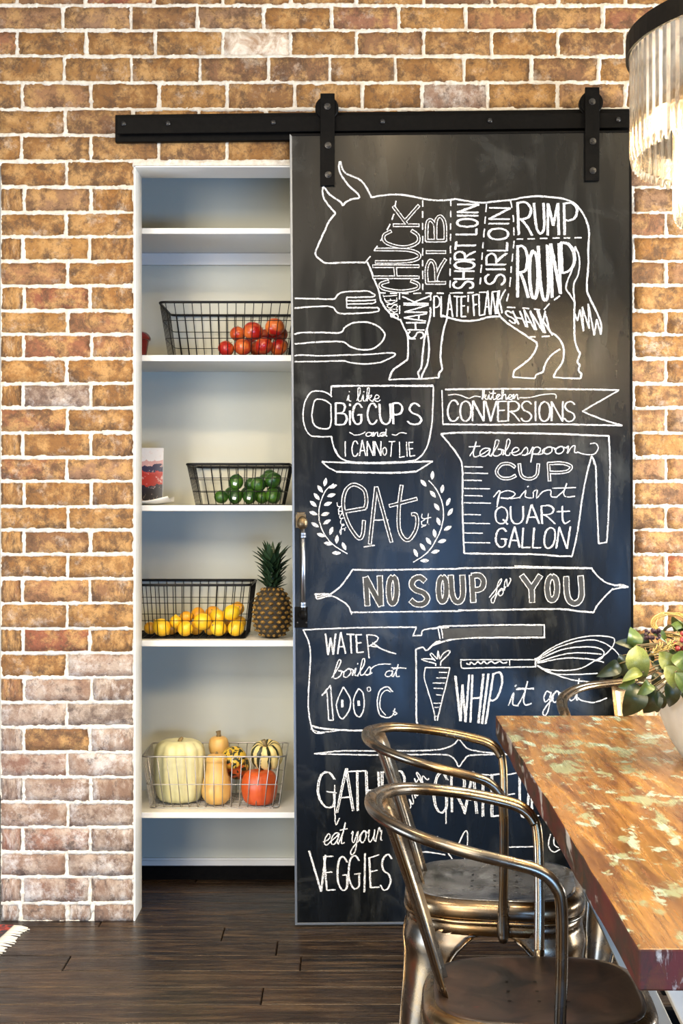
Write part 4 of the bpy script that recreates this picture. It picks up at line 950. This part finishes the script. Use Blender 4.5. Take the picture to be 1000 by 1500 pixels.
# --- lemons
zs = SH['lower']
b3, bb = basket((-.53, SF+.19, zs), -.745, PX(367, by0), by0, by1, PZ(857, by0), .020, .016, M['blackwire'], .0045, .0014, 'black wire basket holding the yellow lemons')
le = [(128,600,34,4.71,1),(190,608,48,4.68,0),(243,612,36,4.74,1),(258,572,34,4.70,0),(322,615,42,4.68,0),(337,535,34,4.74,1),(400,520,38,4.76,1),(436,568,48,4.68,0),(398,615,40,4.73,1),(480,515,40,4.77,1),(528,545,44,4.72,0),(462,620,32,4.73,1),(516,615,44,4.68,0),
      (588,548,44,4.70,0),(632,492,38,4.77,1),(603,622,45,4.68,0),(650,560,36,4.77,1),(560,600,38,4.79,1),(300,600,38,4.80,1)]
items = settle([[*P(190+x*.25, 770+y*.25, d), r*.25*d/F*1.12] for x, y, r, d, s in le], bb)
lw = ['brownish orange lemon at the left end of the heap', 'big yellow lemon at the front, second from the left', 'orange lemon between the two big left ones', 'pale lemon standing on end with its tip up', 'elongated yellow lemon at the front left of the middle', 'deep orange lemon on top at the left',
      'orange lemon on top left of the big raised one', 'big bright yellow lemon raised at the centre front', 'orange lemon low behind the raised yellow one', 'orange lemon on top at the back of the middle', 'yellow lemon on top right of the centre', 'small orange lemon peeking low between front ones', 'round yellow lemon with a dark tip at the front right of centre',
      'yellow lemon on top near the right end', 'highest lemon at the right corner of the basket', 'yellow lemon at the front right corner', 'orange lemon at the right end against the wire', 'hidden orange lemon at the back right', 'hidden orange lemon at the back left']
for it, l5, lb in zip(items, le, lw):
    R = it[3]*.95; prof = [(max(.0003, math.sin(PI*i/16)*R), -math.cos(PI*i/16)*R*1.06) for i in range(17)]
    prof[0] = (.001, -R*1.20); prof[-1] = (.001, R*1.26); prof[-2] = (R*.14, R*1.13)
    rot = (ra.uniform(.6,1.9), ra.uniform(-.6,.6), ra.uniform(0,6))
    if lb.startswith('pale lemon'): rot = (0,0,0)
    o = solid('lemon', G().lathe(prof, (0,0,0), 20), M['lemon_ripe' if l5[4] else 'lemon'], it[:3], lb, 'lemon', 'lemons in the lower wire basket', rot=rot)
    mk('tip', G().lathe([(.0032, R*1.19), (.0018, R*1.30), (.0003, R*1.32)], (0,0,0), 8), M['stalk'], o)
# --- pineapple
pz = zs; pd = SF+.085; pc = P(398.5, 935, pd); pr = .0575; ph = PZ(858, pd)-zs
pine = empty('pineapple', (pc[0], pd, zs), 'whole pineapple with a spiky green crown standing beside the lemons', 'pineapple')
def prad(t): return pr*(max(0, 1-abs(2*t-.98)**2.6))**.5*(1.03-.10*t)+.004
prof = [(prad(i/24), zs+ph*i/24) for i in range(25)]; prof[0] = (.020, zs+.0005)
mk('fruit_body', G().lathe(prof, (pc[0], pd, 0), 36), M['pine_skin'], pine, smooth=True)
g = G(); rowsn = 11
for k in range(rowsn):
    t = .07+.86*k/(rowsn-1); R = prad(t); z = zs+ph*t; nn = 13
    for i in range(nn):
        a = 2*PI*(i+.5*(k % 2))/nn+.1; L = PI*R/nn*1.48; hgt = ph/rowsn*.90
        cx, cy = pc[0]+R*math.cos(a), pd+R*math.sin(a); tx, ty = -math.sin(a), math.cos(a)
        n = len(g.V); out = .0055
        ring = [(-.5*L, 0), (-.22*L, -.42*hgt), (.22*L, -.42*hgt), (.5*L, 0), (.22*L, .42*hgt), (-.22*L, .42*hgt)]
        for (u, v) in ring: g.V.append((cx+tx*u-math.cos(a)*.001, cy+ty*u-math.sin(a)*.001, z+v))
        for (u, v) in ring: g.V.append((cx+tx*u*.6+math.cos(a)*out*.75, cy+ty*u*.6+math.sin(a)*out*.75, z+v*.6))
        g.V.append((cx+math.cos(a)*out*1.5, cy+math.sin(a)*out*1.5, z-.002))
        for q in range(6): w2 = (q+1) % 6; g.Fc.append((n+q, n+w2, n+6+w2, n+6+q)); g.Fc.append((n+6+q, n+6+w2, n+12))
o = mk('skin_eyes', g, M['pine_eye'], pine, smooth=False); o['kind'] = 'stuff'
def leaf_blade(base, az, elev, L, W, curl, thick=.0012, seg=7):
    g = G(); top = []; bot = []; p = Vector(base); e = elev
    side = Vector((-math.sin(az), math.cos(az), 0))
    for i in range(seg+1):
        t = i/seg; wd = W*(1-t)**.75*(1+.35*math.sin(PI*min(1, t*1.6)))*.5; d = Vector((math.cos(az)*math.cos(e), math.sin(az)*math.cos(e), math.sin(e)))
        nrm = side.cross(d)
        top.append([p-side*wd+nrm*wd*.45, p-nrm*0, p+side*wd+nrm*wd*.45]); bot.append([q-nrm*thick for q in top[-1]])
        p = p+d*(L/seg); e += curl/seg
    g.grid(top); g.grid([list(reversed(q)) for q in bot]); return g
rp = random.Random(9); zc = zs+ph
zt = PZ(786, pd)
mk('crown_core', G().lathe([(.013, zc-.008), (.014, zc+.03), (.009, zc+.08), (.002, zc+.12)], (pc[0], pd, 0), 12), M['pine_leaf'], pine, smooth=True)
ga = PI*(3-5**.5)
for i in range(78):
    t = i/77; az = i*ga+rp.uniform(-.15,.15); zb_ = zc-.004+.098*t; L = .046+.034*t+rp.uniform(-.008,.008); el = .30+.85*t+rp.uniform(-.15,.15)
    if t > .9: L = .062; el = 1.35
    base = (pc[0]+.009*math.cos(az), pd+.009*math.sin(az), zb_)
    mk('crown_leaf', leaf_blade(base, az, el, L, .016+.006*t, -.45 if t > .4 else .1), M['pine_leaf'], pine, smooth=True)
# --- pumpkins
zs = SH['bottom']; sy0, sy1 = SF+.035, SF+.315
sb, bb = basket((-.42, SF+.19, zs), PX(207, sy0), PX(418, sy0), sy0, sy1, PZ(1108.5, sy0), .024, .020, M['steelwire'], .0026, .0017, 'grey steel wire basket of pumpkins and squashes on the lowest shelf', pitch=.030, levels=(.46,))
bz = bb[4]+.001
def pum(name, c, prof, n, ribs, depth, mat, label, cat, rot=None, stem=None, phase=0):
    rr = n
    o = solid(name, G().lathe(cat_rom(prof, 4), (0,0,0), n, ribs, depth, phase=phase), mat, c, label, cat, 'pumpkins and squashes in the steel basket', rot=rot)
    if stem: mk('stalk', G().tube(stem[0], .005, 8, radii=stem[1]), M['stalk'], o, smooth=True)
    return o
d = SF+.155
c = P(263, 1130, d); H = PZ(1083, d)-bz; R = .0865
pum('white_pumpkin', (c[0], d, bz), [(.012,.004),(.05,.0),(.072,.012),(.0815,.05),(.0865,H*.5),(.0865,H*.72),(.078,H*.90),(.055,H*.985),(.025,H*.985),(.006,H*.95)], 66, 11, .075, M['white_pumpkin'],
    'tall white pumpkin, the largest in the steel basket', 'pumpkin', stem=([(0,0,H*.95),(.002,0,H*1.0),(.010,0,H*1.03)], [.008,.006,.005]))
d = SF+.105; c = P(317, 1140, d); H = PZ(1104, d)-bz
pum('butternut_squash', (c[0], d, bz), [(.006,.003),(.026,.0),(.044,.018),(.0495,.045),(.043,.080),(.036,.105),(.0335,.135),(.0345,H*.87),(.028,H*.97),(.008,H)], 36, 0, 0, M['squash'],
    'tan butternut squash standing upright in the middle of the basket', 'squash', stem=([(0,0,H-.003),(.001,0,H+.006)], [.006,.004]))
d = SF+.24; c = P(319, 1100, d); H = PZ(1078, d)-bz
pum('small_squash', (c[0]+.003, d, bz), [(.006,.003),(.030,.0),(.042,.020),(.044,.045),(.034,.085),(.026,.115),(.025,.14),(.031,H-.055),(.0345,H-.032),(.030,H-.010),(.016,H-.001),(.005,H-.003)], 40, 9, .03, M['squash'],
    'tan squash with a stubby stalk, rising behind the butternut squash', 'squash', stem=([(0,0,H-.006),(.0,0,H+.008),(-.002,0,H+.017)], [.009,.007,.009]))
d = SF+.175; c = P(346, 1118, d)
pum('speckled_gourd', (c[0], d, P(346,1120,d)[2]), [(.004,-.058),(.022,-.052),(.037,-.030),(.044,-.004),(.040,.020),(.044,.036),(.034,.056),(.012,.066),(.003,.064)], 44, 8, .06, M['speckled'],
    'yellow and orange gourd with dark green speckles, lying between squash and pumpkins', 'gourd', rot=(.5, -.55, .4), stem=([(0,0,.06),(0,0,.075)], [.006,.004]))
d = SF+.105; c = P(380, 1140, d); H = PZ(1128, d)-bz
pum('red_pumpkin', (c[0], d, bz), [(.010,.006),(.035,.0),(.052,.014),(.0600,H*.40),(.0600,H*.62),(.052,H*.88),(.032,H*.99),(.012,H*.97),(.004,H*.94)], 60, 10, .035, M['red_pumpkin'],
    'small orange-red pumpkin at the right end of the basket', 'pumpkin', stem=([(0,0,H*.93),(0,0,H*1.0)], [.005,.004]))
d = SF+.15; c = P(392, 1104, d); zz = PZ(1124, d)+.003
pum('striped_pumpkin', (c[0], d, zz), [(.008,.006),(.030,.0),(.048,.016),(.054,.045),(.048,.072),(.030,.086),(.014,.080),(.004,.070)], 81, 9, .16, M['striped'],
    'cream pumpkin with dark green stripes, resting above the orange-red pumpkin', 'pumpkin', rot=(.30, -.12, .2), stem=([(0,0,.070),(-.003,0,.084),(-.008,0,.098)], [.008,.006,.008]))

# ================================================================ steel armchairs
def outl(th, off=0.0, fw=.0):
    """rounded square seat outline, th in radians"""
    n = 3.4; c, s = math.cos(th), math.sin(th)
    r = .180/((abs(c)**n+abs(s)**n)**(1/n)); x, y = r*c, r*s
    y *= 1+.05*(x/.18)
    L = math.hypot(x, y); return (x*(1+off/L), y*(1+off/L))
def armchair(loc, rz, seatmat, label):
    r = empty('steel_armchair', loc, label, 'chair', 'curved steel armchairs round the table', rz, world=False)
    ch = M['chair']; n = 72; TH = [2*PI*i/n for i in range(n)]
    def ring(off, z): return [(*outl(t, off), z) for t in TH]
    # seat plate, dished
    g = G(); rows = [[(*[k*.02 for k in outl(t)], .4440) for t in TH]]
    for f_, z in ((.25,.4440),(.5,.4445),(.72,.4462),(.86,.4486),(.95,.4500),(1.0,.4496)): rows.append([(*[k*f_ for k in outl(t)], z) for t in TH])
    rows.append(ring(.0005, .4470)); g.grid(list(reversed(rows)), True, False); g.Fc.append(tuple(len(g.V)-n+i for i in range(n)))
    mk('seat', g, seatmat, r, smooth=True)
    g = G(); ho = []
    for t in (i*2*PI/10 for i in range(10)):
        if 0: pass
    # collar: rolled shoulder under the seat
    g = G(); g.grid([ring(o, z) for o, z in reversed([(.0008,.4485),(.004,.4475),(.012,.4440),(.018,.4380),(.021,.4300),(.0215,.420),(.019,.4110),(.016,.4085)])], True)
    mk('seat_collar', g, ch, r, smooth=True)
    g = G(); g.tube([(*outl(t, .0185), .4040) for t in TH], .0048, 8, True); mk('bead', g, ch, r, smooth=True)
    g = G(); g.grid([ring(o, z) for o, z in reversed([(.0150,.403),(.0150,.388),(.0165,.376)])], True)
    o = mk('skirt', g, ch, r, smooth=True); md = o.modifiers.new('thick', 'SOLIDIFY'); md.thickness = .0022
    # legs
    for q in range(4):
        tc = PI/4+q*PI/2; rows = []; ed = [[], []]; zl = [.386-.386*(i/26)**1.0 for i in range(27)]
        for z in zl:
            if z > .20: s = math.radians(44.5)-(math.radians(44.5-13))*math.sqrt(max(0, 1-((z-.20)/.186)**2))
            else: s = math.radians(13)-math.radians(7.5)*(1-z/.20)
            off = .0155+.058*((.386-z)/.386)**1.15+ .012*math.exp(-((z-.345)/.022)**2)*0.6
            row = []
            for k in range(13):
                u = -1+2*k/12; th = tc+s*u; x, y = outl(th, off*(1-.10*abs(u)))
                bulge = .006*(1-u*u)*(1-z/.4); L = math.hypot(x, y); row.append((x*(1+bulge/L), y*(1+bulge/L), max(z, .012)))
            rows.append(row); ed[0].append(row[0]); ed[1].append(row[-1])
        g = G(); g.grid(list(reversed(rows)))
        lg = mk('leg', g, ch, r, smooth=True); md = lg.modifiers.new('thick', 'SOLIDIFY'); md.thickness = .0022
        g = G(); g.tube(ed[0][1:], .0034, 6); g.tube(ed[1][1:], .0034, 6); mk('rolled_edge', g, ch, lg, smooth=True)
        b_ = rows[-1]; cx = sum(p[0] for p in b_)/13; cy = sum(p[1] for p in b_)/13
        mk('foot_cap', G().lathe([(.004,.0),(.017,.0),(.019,.004),(.018,.018),(.004,.020)], (cx, cy, 0), 14), M['rubber'], lg, smooth=True)
    # hoop: posts, arms and back rail in one bent tube, with a second one nested along it
    half = [(.020,-.206,.372),(.020,-.210,.440),(.022,-.228,.560),(.020,-.243,.662),(.010,-.248,.696),(-.015,-.250,.718),(-.060,-.250,.731),(-.130,-.240,.745),(-.200,-.205,.758),(-.252,-.150,.768),(-.283,-.075,.773),(-.292,0,.777)]
    full_ = half+[(x, -y, z) for x, y, z in reversed(half[:-1])]
    path = cat_rom(full_, 6); mk('arm_tube', G().tube(path, .0100, 12), ch, r, smooth=True)
    inner = []
    for i, (x, y, z) in enumerate(path):
        if z < .688: continue
        L = math.hypot(x+.02, y) or 1; inner.append((x-(x+.02)/L*.0140, y-y/L*.0140, z-.0035))
    mk('inner_rail', G().tube(inner, .0080, 10), ch, r, smooth=True)
    for s in (-1, 1):
        g = G(); g.tube([(.020, s*.2045, .455), (.020, s*.2030, .42), (.020, s*.2025, .385), (.020, s*.2010, .366)], .012, 10, radii=[.0098,.013,.014,.008]); mk('post_socket', g, ch, r, smooth=True)
    # back splat
    rows = []
    for i in range(15):
        t = i/14; z = .770+(.447-.770)*t; xc = -.280+(.108)*t**.9; hw = .070-.014*t; row = []
        for k in range(11):
            u = -1+2*k/10; row.append((xc+.020*u*u*(1-.3*t)+(.004 if abs(u) > .85 else 0), hw*u, z-.004*u*u))
        rows.append(row)
    o = mk('back_splat', G().grid(rows), ch, r, smooth=True); md = o.modifiers.new('thick', 'SOLIDIFY'); md.thickness = .0025; md.offset = 0
    # drain holes in the seat plate
    for (hx_, hy_) in ((-.05,-.05),(0,-.05),(.05,-.05),(-.05,0),(.05,0),(-.05,.05),(0,.05),(.05,.05),(0,0)):
        mk('drain_hole', G().lathe([(.0035,.4452),(.0001,.4453)], (hx_, hy_, .0), 10), M['blackfill'], r)
    return r
armchair((.347, 3.23, 0), math.radians(-6.5), M['seat_grey'], 'bronze steel armchair with dark grey seat, second from the camera along the table')
armchair((.342, 2.49, 0), math.radians(-3.5), M['seat_brown'], 'steel armchair with dark rusty brown seat, nearest the camera')
armchair((.865, 3.935, 0), math.radians(-90), M['seat_grey'], 'steel armchair at the head of the table, in front of the chalkboard')

# ================================================================ table
TZ = .76; TH_ = .051
tx, ty = .883, 2.675
tb = empty('dining_table', (tx, ty, 0), 'long dining table with distressed painted orange wood top and green flecks', 'table')
near, far = 1.712, 3.642; xl0, xl1 = .358, .394; wd_ = 1.02
poly = [(xl0, near), (xl0+wd_, near+.0), (xl1+wd_, far), (xl1, far)]
rt = random.Random(4)
def edge_pts(a, c, n):
    return [(a[0]+(c[0]-a[0])*i/n+rt.uniform(-.0015,.0015), a[1]+(c[1]-a[1])*i/n+rt.uniform(-.0012,.0012)) for i in range(n)]
pl = edge_pts(poly[0], poly[1], 14)+edge_pts(poly[1], poly[2], 26)+edge_pts(poly[2], poly[3], 14)+edge_pts(poly[3], poly[0], 26)
me_top = G().prism(pl, 'z', TZ-TH_, TZ)
to = mk('tabletop', me_top, M['table'], tb, bevel=.003); to.data.materials.append(M['table_edge'])
for p_ in to.data.polygons:
    if abs(p_.normal.z) < .5: p_.material_index = 1
for s in (-1, 1):
    for yy in (2.12, 3.35):
        g = G(); xt = tx-.38*s if 0 else tx+s*.435; xb = tx+s*.10
        h_ = TZ-TH_; dx, dz = (xb-xt), -(h_); w_ = .030
        g.prism([(xt-w_, h_-.001), (xt+w_, h_-.001), (xb+w_, .001), (xb-w_, .001)], 'y', yy-.022, yy+.022)
        mk('leg', g, M['pale_wood'], tb, bevel=.003)
for yy in (2.12, 3.35):
    mk('end_rail', G().box(tx-.40, yy+.024, .555, tx+.40, yy+.05, .60), M['iron'], tb, bevel=.003)
    mk('foot_rail', G().box(tx-.22, yy+.024, .06, tx+.22, yy+.05, .10), M['iron'], tb, bevel=.003)
mk('stretcher', G().box(tx-.03, 2.17, .50, tx+.03, 3.374, .553), M['pale_wood'], tb, bevel=.003)
# ================================================================ pot with leaves
pcx, pcy = .805, 3.0
pot = empty('planter_bowl', (pcx, pcy, TZ), 'cream stoneware bowl planter standing on the table', 'planter')
mk('bowl', G().lathe(cat_rom([(.002,TZ+.0005),(.074,TZ+.0005),(.086,TZ+.006),(.108,TZ+.04),(.128,TZ+.085),(.139,TZ+.125),(.143,TZ+.158),(.146,TZ+.166),(.140,TZ+.168),(.134,TZ+.155),(.115,TZ+.135)],3), (pcx,pcy,0), 48), M['cream'], pot, smooth=True)
mk('soil', G().lathe([(.118,TZ+.133),(.10,TZ+.138),(.001,TZ+.141)], (pcx,pcy,0), 32), M['stem'], pot, smooth=True)
pl_ = empty('leafy_arrangement', (pcx, pcy, TZ+.142), 'green leafy branches with red berries spilling from the cream bowl', 'plant')
rl = random.Random(21)
def leafmesh(L, W, cup, seed):
    r_ = random.Random(seed); rows = []; n = 9
    for i in range(n+1):
        t = i/n; hw = W/2*(math.sin(PI*min(1, t**.80)))**.72 if 0 < t < 1 else .0006
        row = []
        for u in (-1, -.5, 0, .5, 1): row.append((t*L, hw*u, cup*L*(math.sin(PI*t))*.35+abs(u)*hw*.35-.35*cup*L*t*t+r_.uniform(-1,1)*.0008))
        rows.append(row)
    g = G(); g.grid(rows); k = len(rows)*5
    b_ = [[(p[0], p[1], p[2]-.0009) for p in reversed(row)] for row in rows]; g.grid(b_)
    return g
lm_ = {}
for mt in ('leaf_dark','leaf_mid','leaf_light'):
    for s in range(4):
        g = leafmesh(1, .78+.07*s, .5+.25*s, s); me = bpy.data.meshes.new('leaf'); me.from_pydata([tuple(v) for v in g.V], [], g.Fc); me.update()
        me.polygons.foreach_set('use_smooth', [True]*len(me.polygons)); me.materials.append(M[mt]); lm_[(mt, s)] = me
stems = []
def leaf(base, direc, nrm, L, mt, wscale=1.0):
    x = Vector(direc).normalized(); z = Vector(nrm); z = (z-x*z.dot(x)).normalized(); y = z.cross(x)
    o = bpy.data.objects.new('leaf', lm_[(mt, rl.randrange(4))]); sc.collection.objects.link(o); o.parent = pl_
    mt4 = Matrix(((x.x*L, y.x*L*wscale, z.x*L, base[0]-pcx), (x.y*L, y.y*L*wscale, z.y*L, base[1]-pcy), (x.z*L, y.z*L*wscale, z.z*L, base[2]-TZ-.142), (0,0,0,1)))
    o.matrix_local = mt4; return o
LD, LM, LL = 'leaf_dark', 'leaf_mid', 'leaf_light'
spec = [(922,952,928,918,LM,2.93),(926,948,905,940,LD,2.93),(932,945,940,1000,LL,2.90),(906,972,878,990,LD,2.94),(912,960,903,992,LD,2.97),(918,965,917,996,LD,2.99),(940,985,912,996,LL,2.88),(930,995,905,1008,LM,2.92),
        (930,1000,918,1052,LD,2.88),(960,1005,945,1048,LD,2.88),(962,1012,972,1040,LD,2.87),(975,1000,985,1038,LD,2.86),(955,970,978,985,LD,2.93),(958,985,960,1008,LD,2.96),(965,955,998,978,LL,2.88),(972,975,1004,1010,LL,2.86),
        (955,925,978,940,LM,2.97),(978,940,996,960,LM,2.92),(988,985,1012,1022,LM,2.84),(945,1012,958,1030,LD,2.90),(985,1000,1010,1030,LD,2.90),(942,955,958,975,LD,2.98),(935,930,950,952,LD,3.0),(985,960,1015,985,LM,2.83),
        (998,935,1022,955,LD,2.9),(1005,960,1035,990,LL,2.85),(1008,1000,1030,1040,LD,2.84),(950,1000,936,1020,LM,2.87),(1000,905,1020,930,LM,2.98),(970,1015,958,1045,LD,2.92),(926,975,922,1000,LD,2.98)]
for (x0, y0, x1, y1, mt, d) in spec:
    a = Vector(P(x0, y0, d)); c = Vector(P(x1, y1, d-rl.uniform(-.012,.025))); dr = c-a
    leaf(a, dr, (rl.uniform(-.5,.5), -1, rl.uniform(-.1,.8)), dr.length*1.0, mt, .68)
    stems.append(a)
# the far and right-hand side of the arrangement, the same habit round the bowl
for i in range(60):
    az = rl.uniform(-1.9, 2.3); rad = rl.uniform(.05, .17); b_ = Vector((pcx+math.cos(az)*rad, pcy+math.sin(az)*rad, TZ+.17+rl.uniform(.0, .13)*(1.2-rad*3)))
    dr = Vector((math.cos(az+rl.uniform(-.6,.6)), math.sin(az+rl.uniform(-.6,.6)), rl.uniform(-.9, .7)))
    leaf(b_, dr, (rl.uniform(-.4,.4), rl.uniform(-.6,.2), 1), rl.uniform(.045,.075), rl.choice((LD, LM, LM, LL)))
    if i % 3 == 0: stems.append(b_)
g = G(); core = Vector((pcx, pcy, TZ+.13))
for a in stems:
    mid = (a+core)/2+Vector((0,0,.05)); s0 = core+Vector((rl.uniform(-.05,.05), rl.uniform(-.05,.05), 0))
    g.tube(cat_rom([s0, mid, a], 5), .0016, 5)
o = mk('stems', g, M['stem'], pl_, smooth=True); o['kind'] = 'stuff'
# dried grass ring and feathery sprays
g = G(); cw = Vector(P(985, 915, 3.02))
for q in range(70):
    a0 = rl.uniform(0, 2*PI); pts = []
    ro = rl.uniform(-.006,.006); ri = rl.uniform(-.005,.005)
    for i in range(8):
        a = a0+i*.22; pts.append(cw+Vector(((.040+ro)*math.cos(a), ri+.02*math.sin(a), (.022+ro*.6)*math.sin(a))))
    g.tube(pts, .0008, 4)
o = mk('dried_grass_loop', g, M['ochre'], pl_, smooth=True); o['kind'] = 'stuff'; o['label'] = 'ochre dried grass loop'
g = G(); a, c = Vector(P(945, 962, 2.9)), Vector(P(1000, 938, 2.9))
for q in range(90):
    t = rl.random(); p0 = a.lerp(c, t); g.tube([p0, p0+Vector((rl.uniform(-.008,.016), rl.uniform(-.01,.01), rl.uniform(-.014,.018)))], .0007, 4)
g.tube([a, c], .0015, 5); o = mk('dried_spray', g, M['ochre'], pl_, smooth=True); o['kind'] = 'stuff'
for q in range(26):
    p0 = Vector(P(rl.uniform(944, 966), rl.uniform(922, 936), 2.96+rl.uniform(-.02,.02))); mk('dark_bud', G().ball(tuple(p0), rl.uniform(.003,.0048), 5), M['dark_berry'], pl_, smooth=True)
g = G(); g.tube(cat_rom([core, Vector(P(975,960,2.98)), Vector(P(945,925,2.96))], 6), .0016, 5); mk('bud_sprig', g, M['stem'], pl_, smooth=True)
for q in range(20):
    p0 = Vector(P(rl.uniform(986, 1016), rl.uniform(922, 958), 2.90+rl.uniform(-.02,.02))); mk('red_berry', G().ball(tuple(p0), rl.uniform(.004,.006), 6), M['berry'], pl_, smooth=True)

# ================================================================ chandelier
cx_, cy_, R1 = .885, 2.60, .355
ct = PZ(62, 2.6)
lamp = empty('crystal_chandelier', (cx_, cy_, ct+.05), 'round tiered chandelier of clear crystal bars hanging from a black band', 'chandelier')
zb0, zb1 = 2.128, 2.165
g = G(); n = 72
g.lathe([(R1+.004, zb0), (R1+.004, zb1), (R1-.001, zb1), (R1-.001, zb0)], (cx_, cy_, 0), n); g.Fc = g.Fc[:-2]
nn = len(g.V)
for k_ in range(n): k2 = (k_+1) % n; g.Fc.append((nn-n+k_, nn-n+k2, k2, k_))
mk('upper_band', g, M['iron'], lamp, smooth=False)
g = G(); R2 = .275
g.lathe([(R2+.003, 2.010), (R2+.003, 2.035), (R2-.001, 2.035), (R2-.001, 2.010)], (cx_, cy_, 0), n); g.Fc = g.Fc[:-2]; nn = len(g.V)
for k_ in range(n): k2 = (k_+1) % n; g.Fc.append((nn-n+k_, nn-n+k2, k2, k_))
mk('lower_band', g, M['brass'], lamp, smooth=False)
for a in range(4):
    an = a*PI/2+.3
    mk('support_arm', G().tube([(cx_, cy_, zb1+.10), (cx_+math.cos(an)*R1*.6, cy_+math.sin(an)*R1*.6, zb1+.05), (cx_+math.cos(an)*(R1-.002), cy_+math.sin(an)*(R1-.002), zb1-.01)], .005, 8), M['iron'], lamp, smooth=True)
    mk('inner_arm', G().tube([(cx_, cy_, 2.06), (cx_+math.cos(an)*(R2-.002), cy_+math.sin(an)*(R2-.002), 2.025)], .004, 8), M['brass'], lamp, smooth=True)
mk('hanging_rod', G().tube([(cx_, cy_, 2.0), (cx_, cy_, CEIL-.03)], .007, 10), M['iron'], lamp, smooth=True)
mk('ceiling_rose', G().lathe([(.002, CEIL-.032), (.05, CEIL-.03), (.06, CEIL-.008), (.06, CEIL-.0005), (.002, CEIL-.0005)], (cx_, cy_, 0), 28), M['iron'], lamp, smooth=True)
def crystal_mesh(L):
    g = G(); w_, t_ = .0112, .0070
    sec = [(-w_, -t_*.2), (-w_*.55, -t_), (w_*.55, -t_), (w_, -t_*.2), (0, t_)]
    g.grid([[(x, y, z) for x, y in sec] for z in (-L+.018, 0)], True)
    n_ = len(g.V); tip = [(x*.25, y*.5, -L) for x, y in sec]; g.V += tip
    for k_ in range(5): k2 = (k_+1) % 5; g.Fc.append((n_+k_, n_+k2, k2, k_))
    g.Fc.append(tuple(n_+k_ for k_ in (4,3,2,1,0))); g.Fc.append((5,6,7,8,9))
    me = bpy.data.meshes.new('crystal_bar'); me.from_pydata(g.V, [], g.Fc); me.update(); me.materials.append(M['crystal']); return me
c1m, c2m = crystal_mesh(.200), crystal_mesh(.185)
for (nn, R, zt_, me) in ((96, R1-.010, zb0+.004, c1m), (74, R2-.009, 2.012, c2m)):
    for k_ in range(nn):
        a = 2*PI*k_/nn; o = bpy.data.objects.new('crystal_bar', me); sc.collection.objects.link(o); o.parent = lamp
        o.location = (math.cos(a)*R, math.sin(a)*R, zt_-(ct+.05)); o.rotation_euler = (0, 0, a+PI/2)
for k_ in range(9):
    a = 2*PI*k_/9+.35; x, y = cx_+math.cos(a)*.235, cy_+math.sin(a)*.235
    s = mk('lamp_holder', G().tube([(cx_, cy_, 2.075), (x, y, 2.05), (x, y, 2.025)], .005, 8), M['brass'], lamp, smooth=True)
    mk('bulb', G().lathe([(.006, 2.025), (.012, 2.010), (.019, 1.99), (.020, 1.965), (.014, 1.94), (.0005, 1.93)], (x, y, 0), 14), M['bulb'], s, smooth=True)
    l = bpy.data.lights.new('chandelier_light', 'POINT'); l.energy = 3.6; l.color = (1, .74, .42); l.shadow_soft_size = .02
    lo = bpy.data.objects.new('chandelier_light', l); sc.collection.objects.link(lo); lo.location = (x, y, 1.905)
# ================================================================ rug
rg = empty('fringed_rug', (-1.35, 4.3, 0), 'corner of a dark red patterned rug with cream fringe at the bottom left', 'rug')
A0 = Vector((*P(24, 1353, 0)[0:1], 0, 0))
def fl_pt(px, py): d = HC*F/(py-HZ); return Vector(((px-500)*d/F, d, 0))
p0, p1 = fl_pt(20, 1359), fl_pt(-30, 1405); e1 = (p1-p0).normalized(); e2 = Vector((-e1.y, e1.x, 0))
if e2.x > 0: e2 = -e2
q0 = p0; q1 = p0+e1*1.1; q2 = q1+e2*1.0; q3 = q0+e2*1.0
g = G().prism([(q[0], q[1]) for q in (q0, q1, q2, q3)], 'z', .001, .009); mk('rug_pile', g, M['rug'], rg)
g = G(); rf = random.Random(8); o2 = -e2
for i in range(120):
    b_ = q0+e1*(1.1*i/119); t_ = o2*(.050+rf.uniform(-.006,.008))+e1*rf.uniform(-.008,.008)
    g.tube([b_+Vector((0,0,.006)), b_+t_*.5+Vector((0,0,.006)), b_+t_+Vector((0,0,.003))], .0028, 5, radii=[.003,.0026,.0018])
o = mk('fringe', g, M['fringe'], rg, smooth=True); o['kind'] = 'stuff'

for o in bpy.data.objects:
    for kk in ('_world', '_loc'):
        if kk in o: del o[kk]
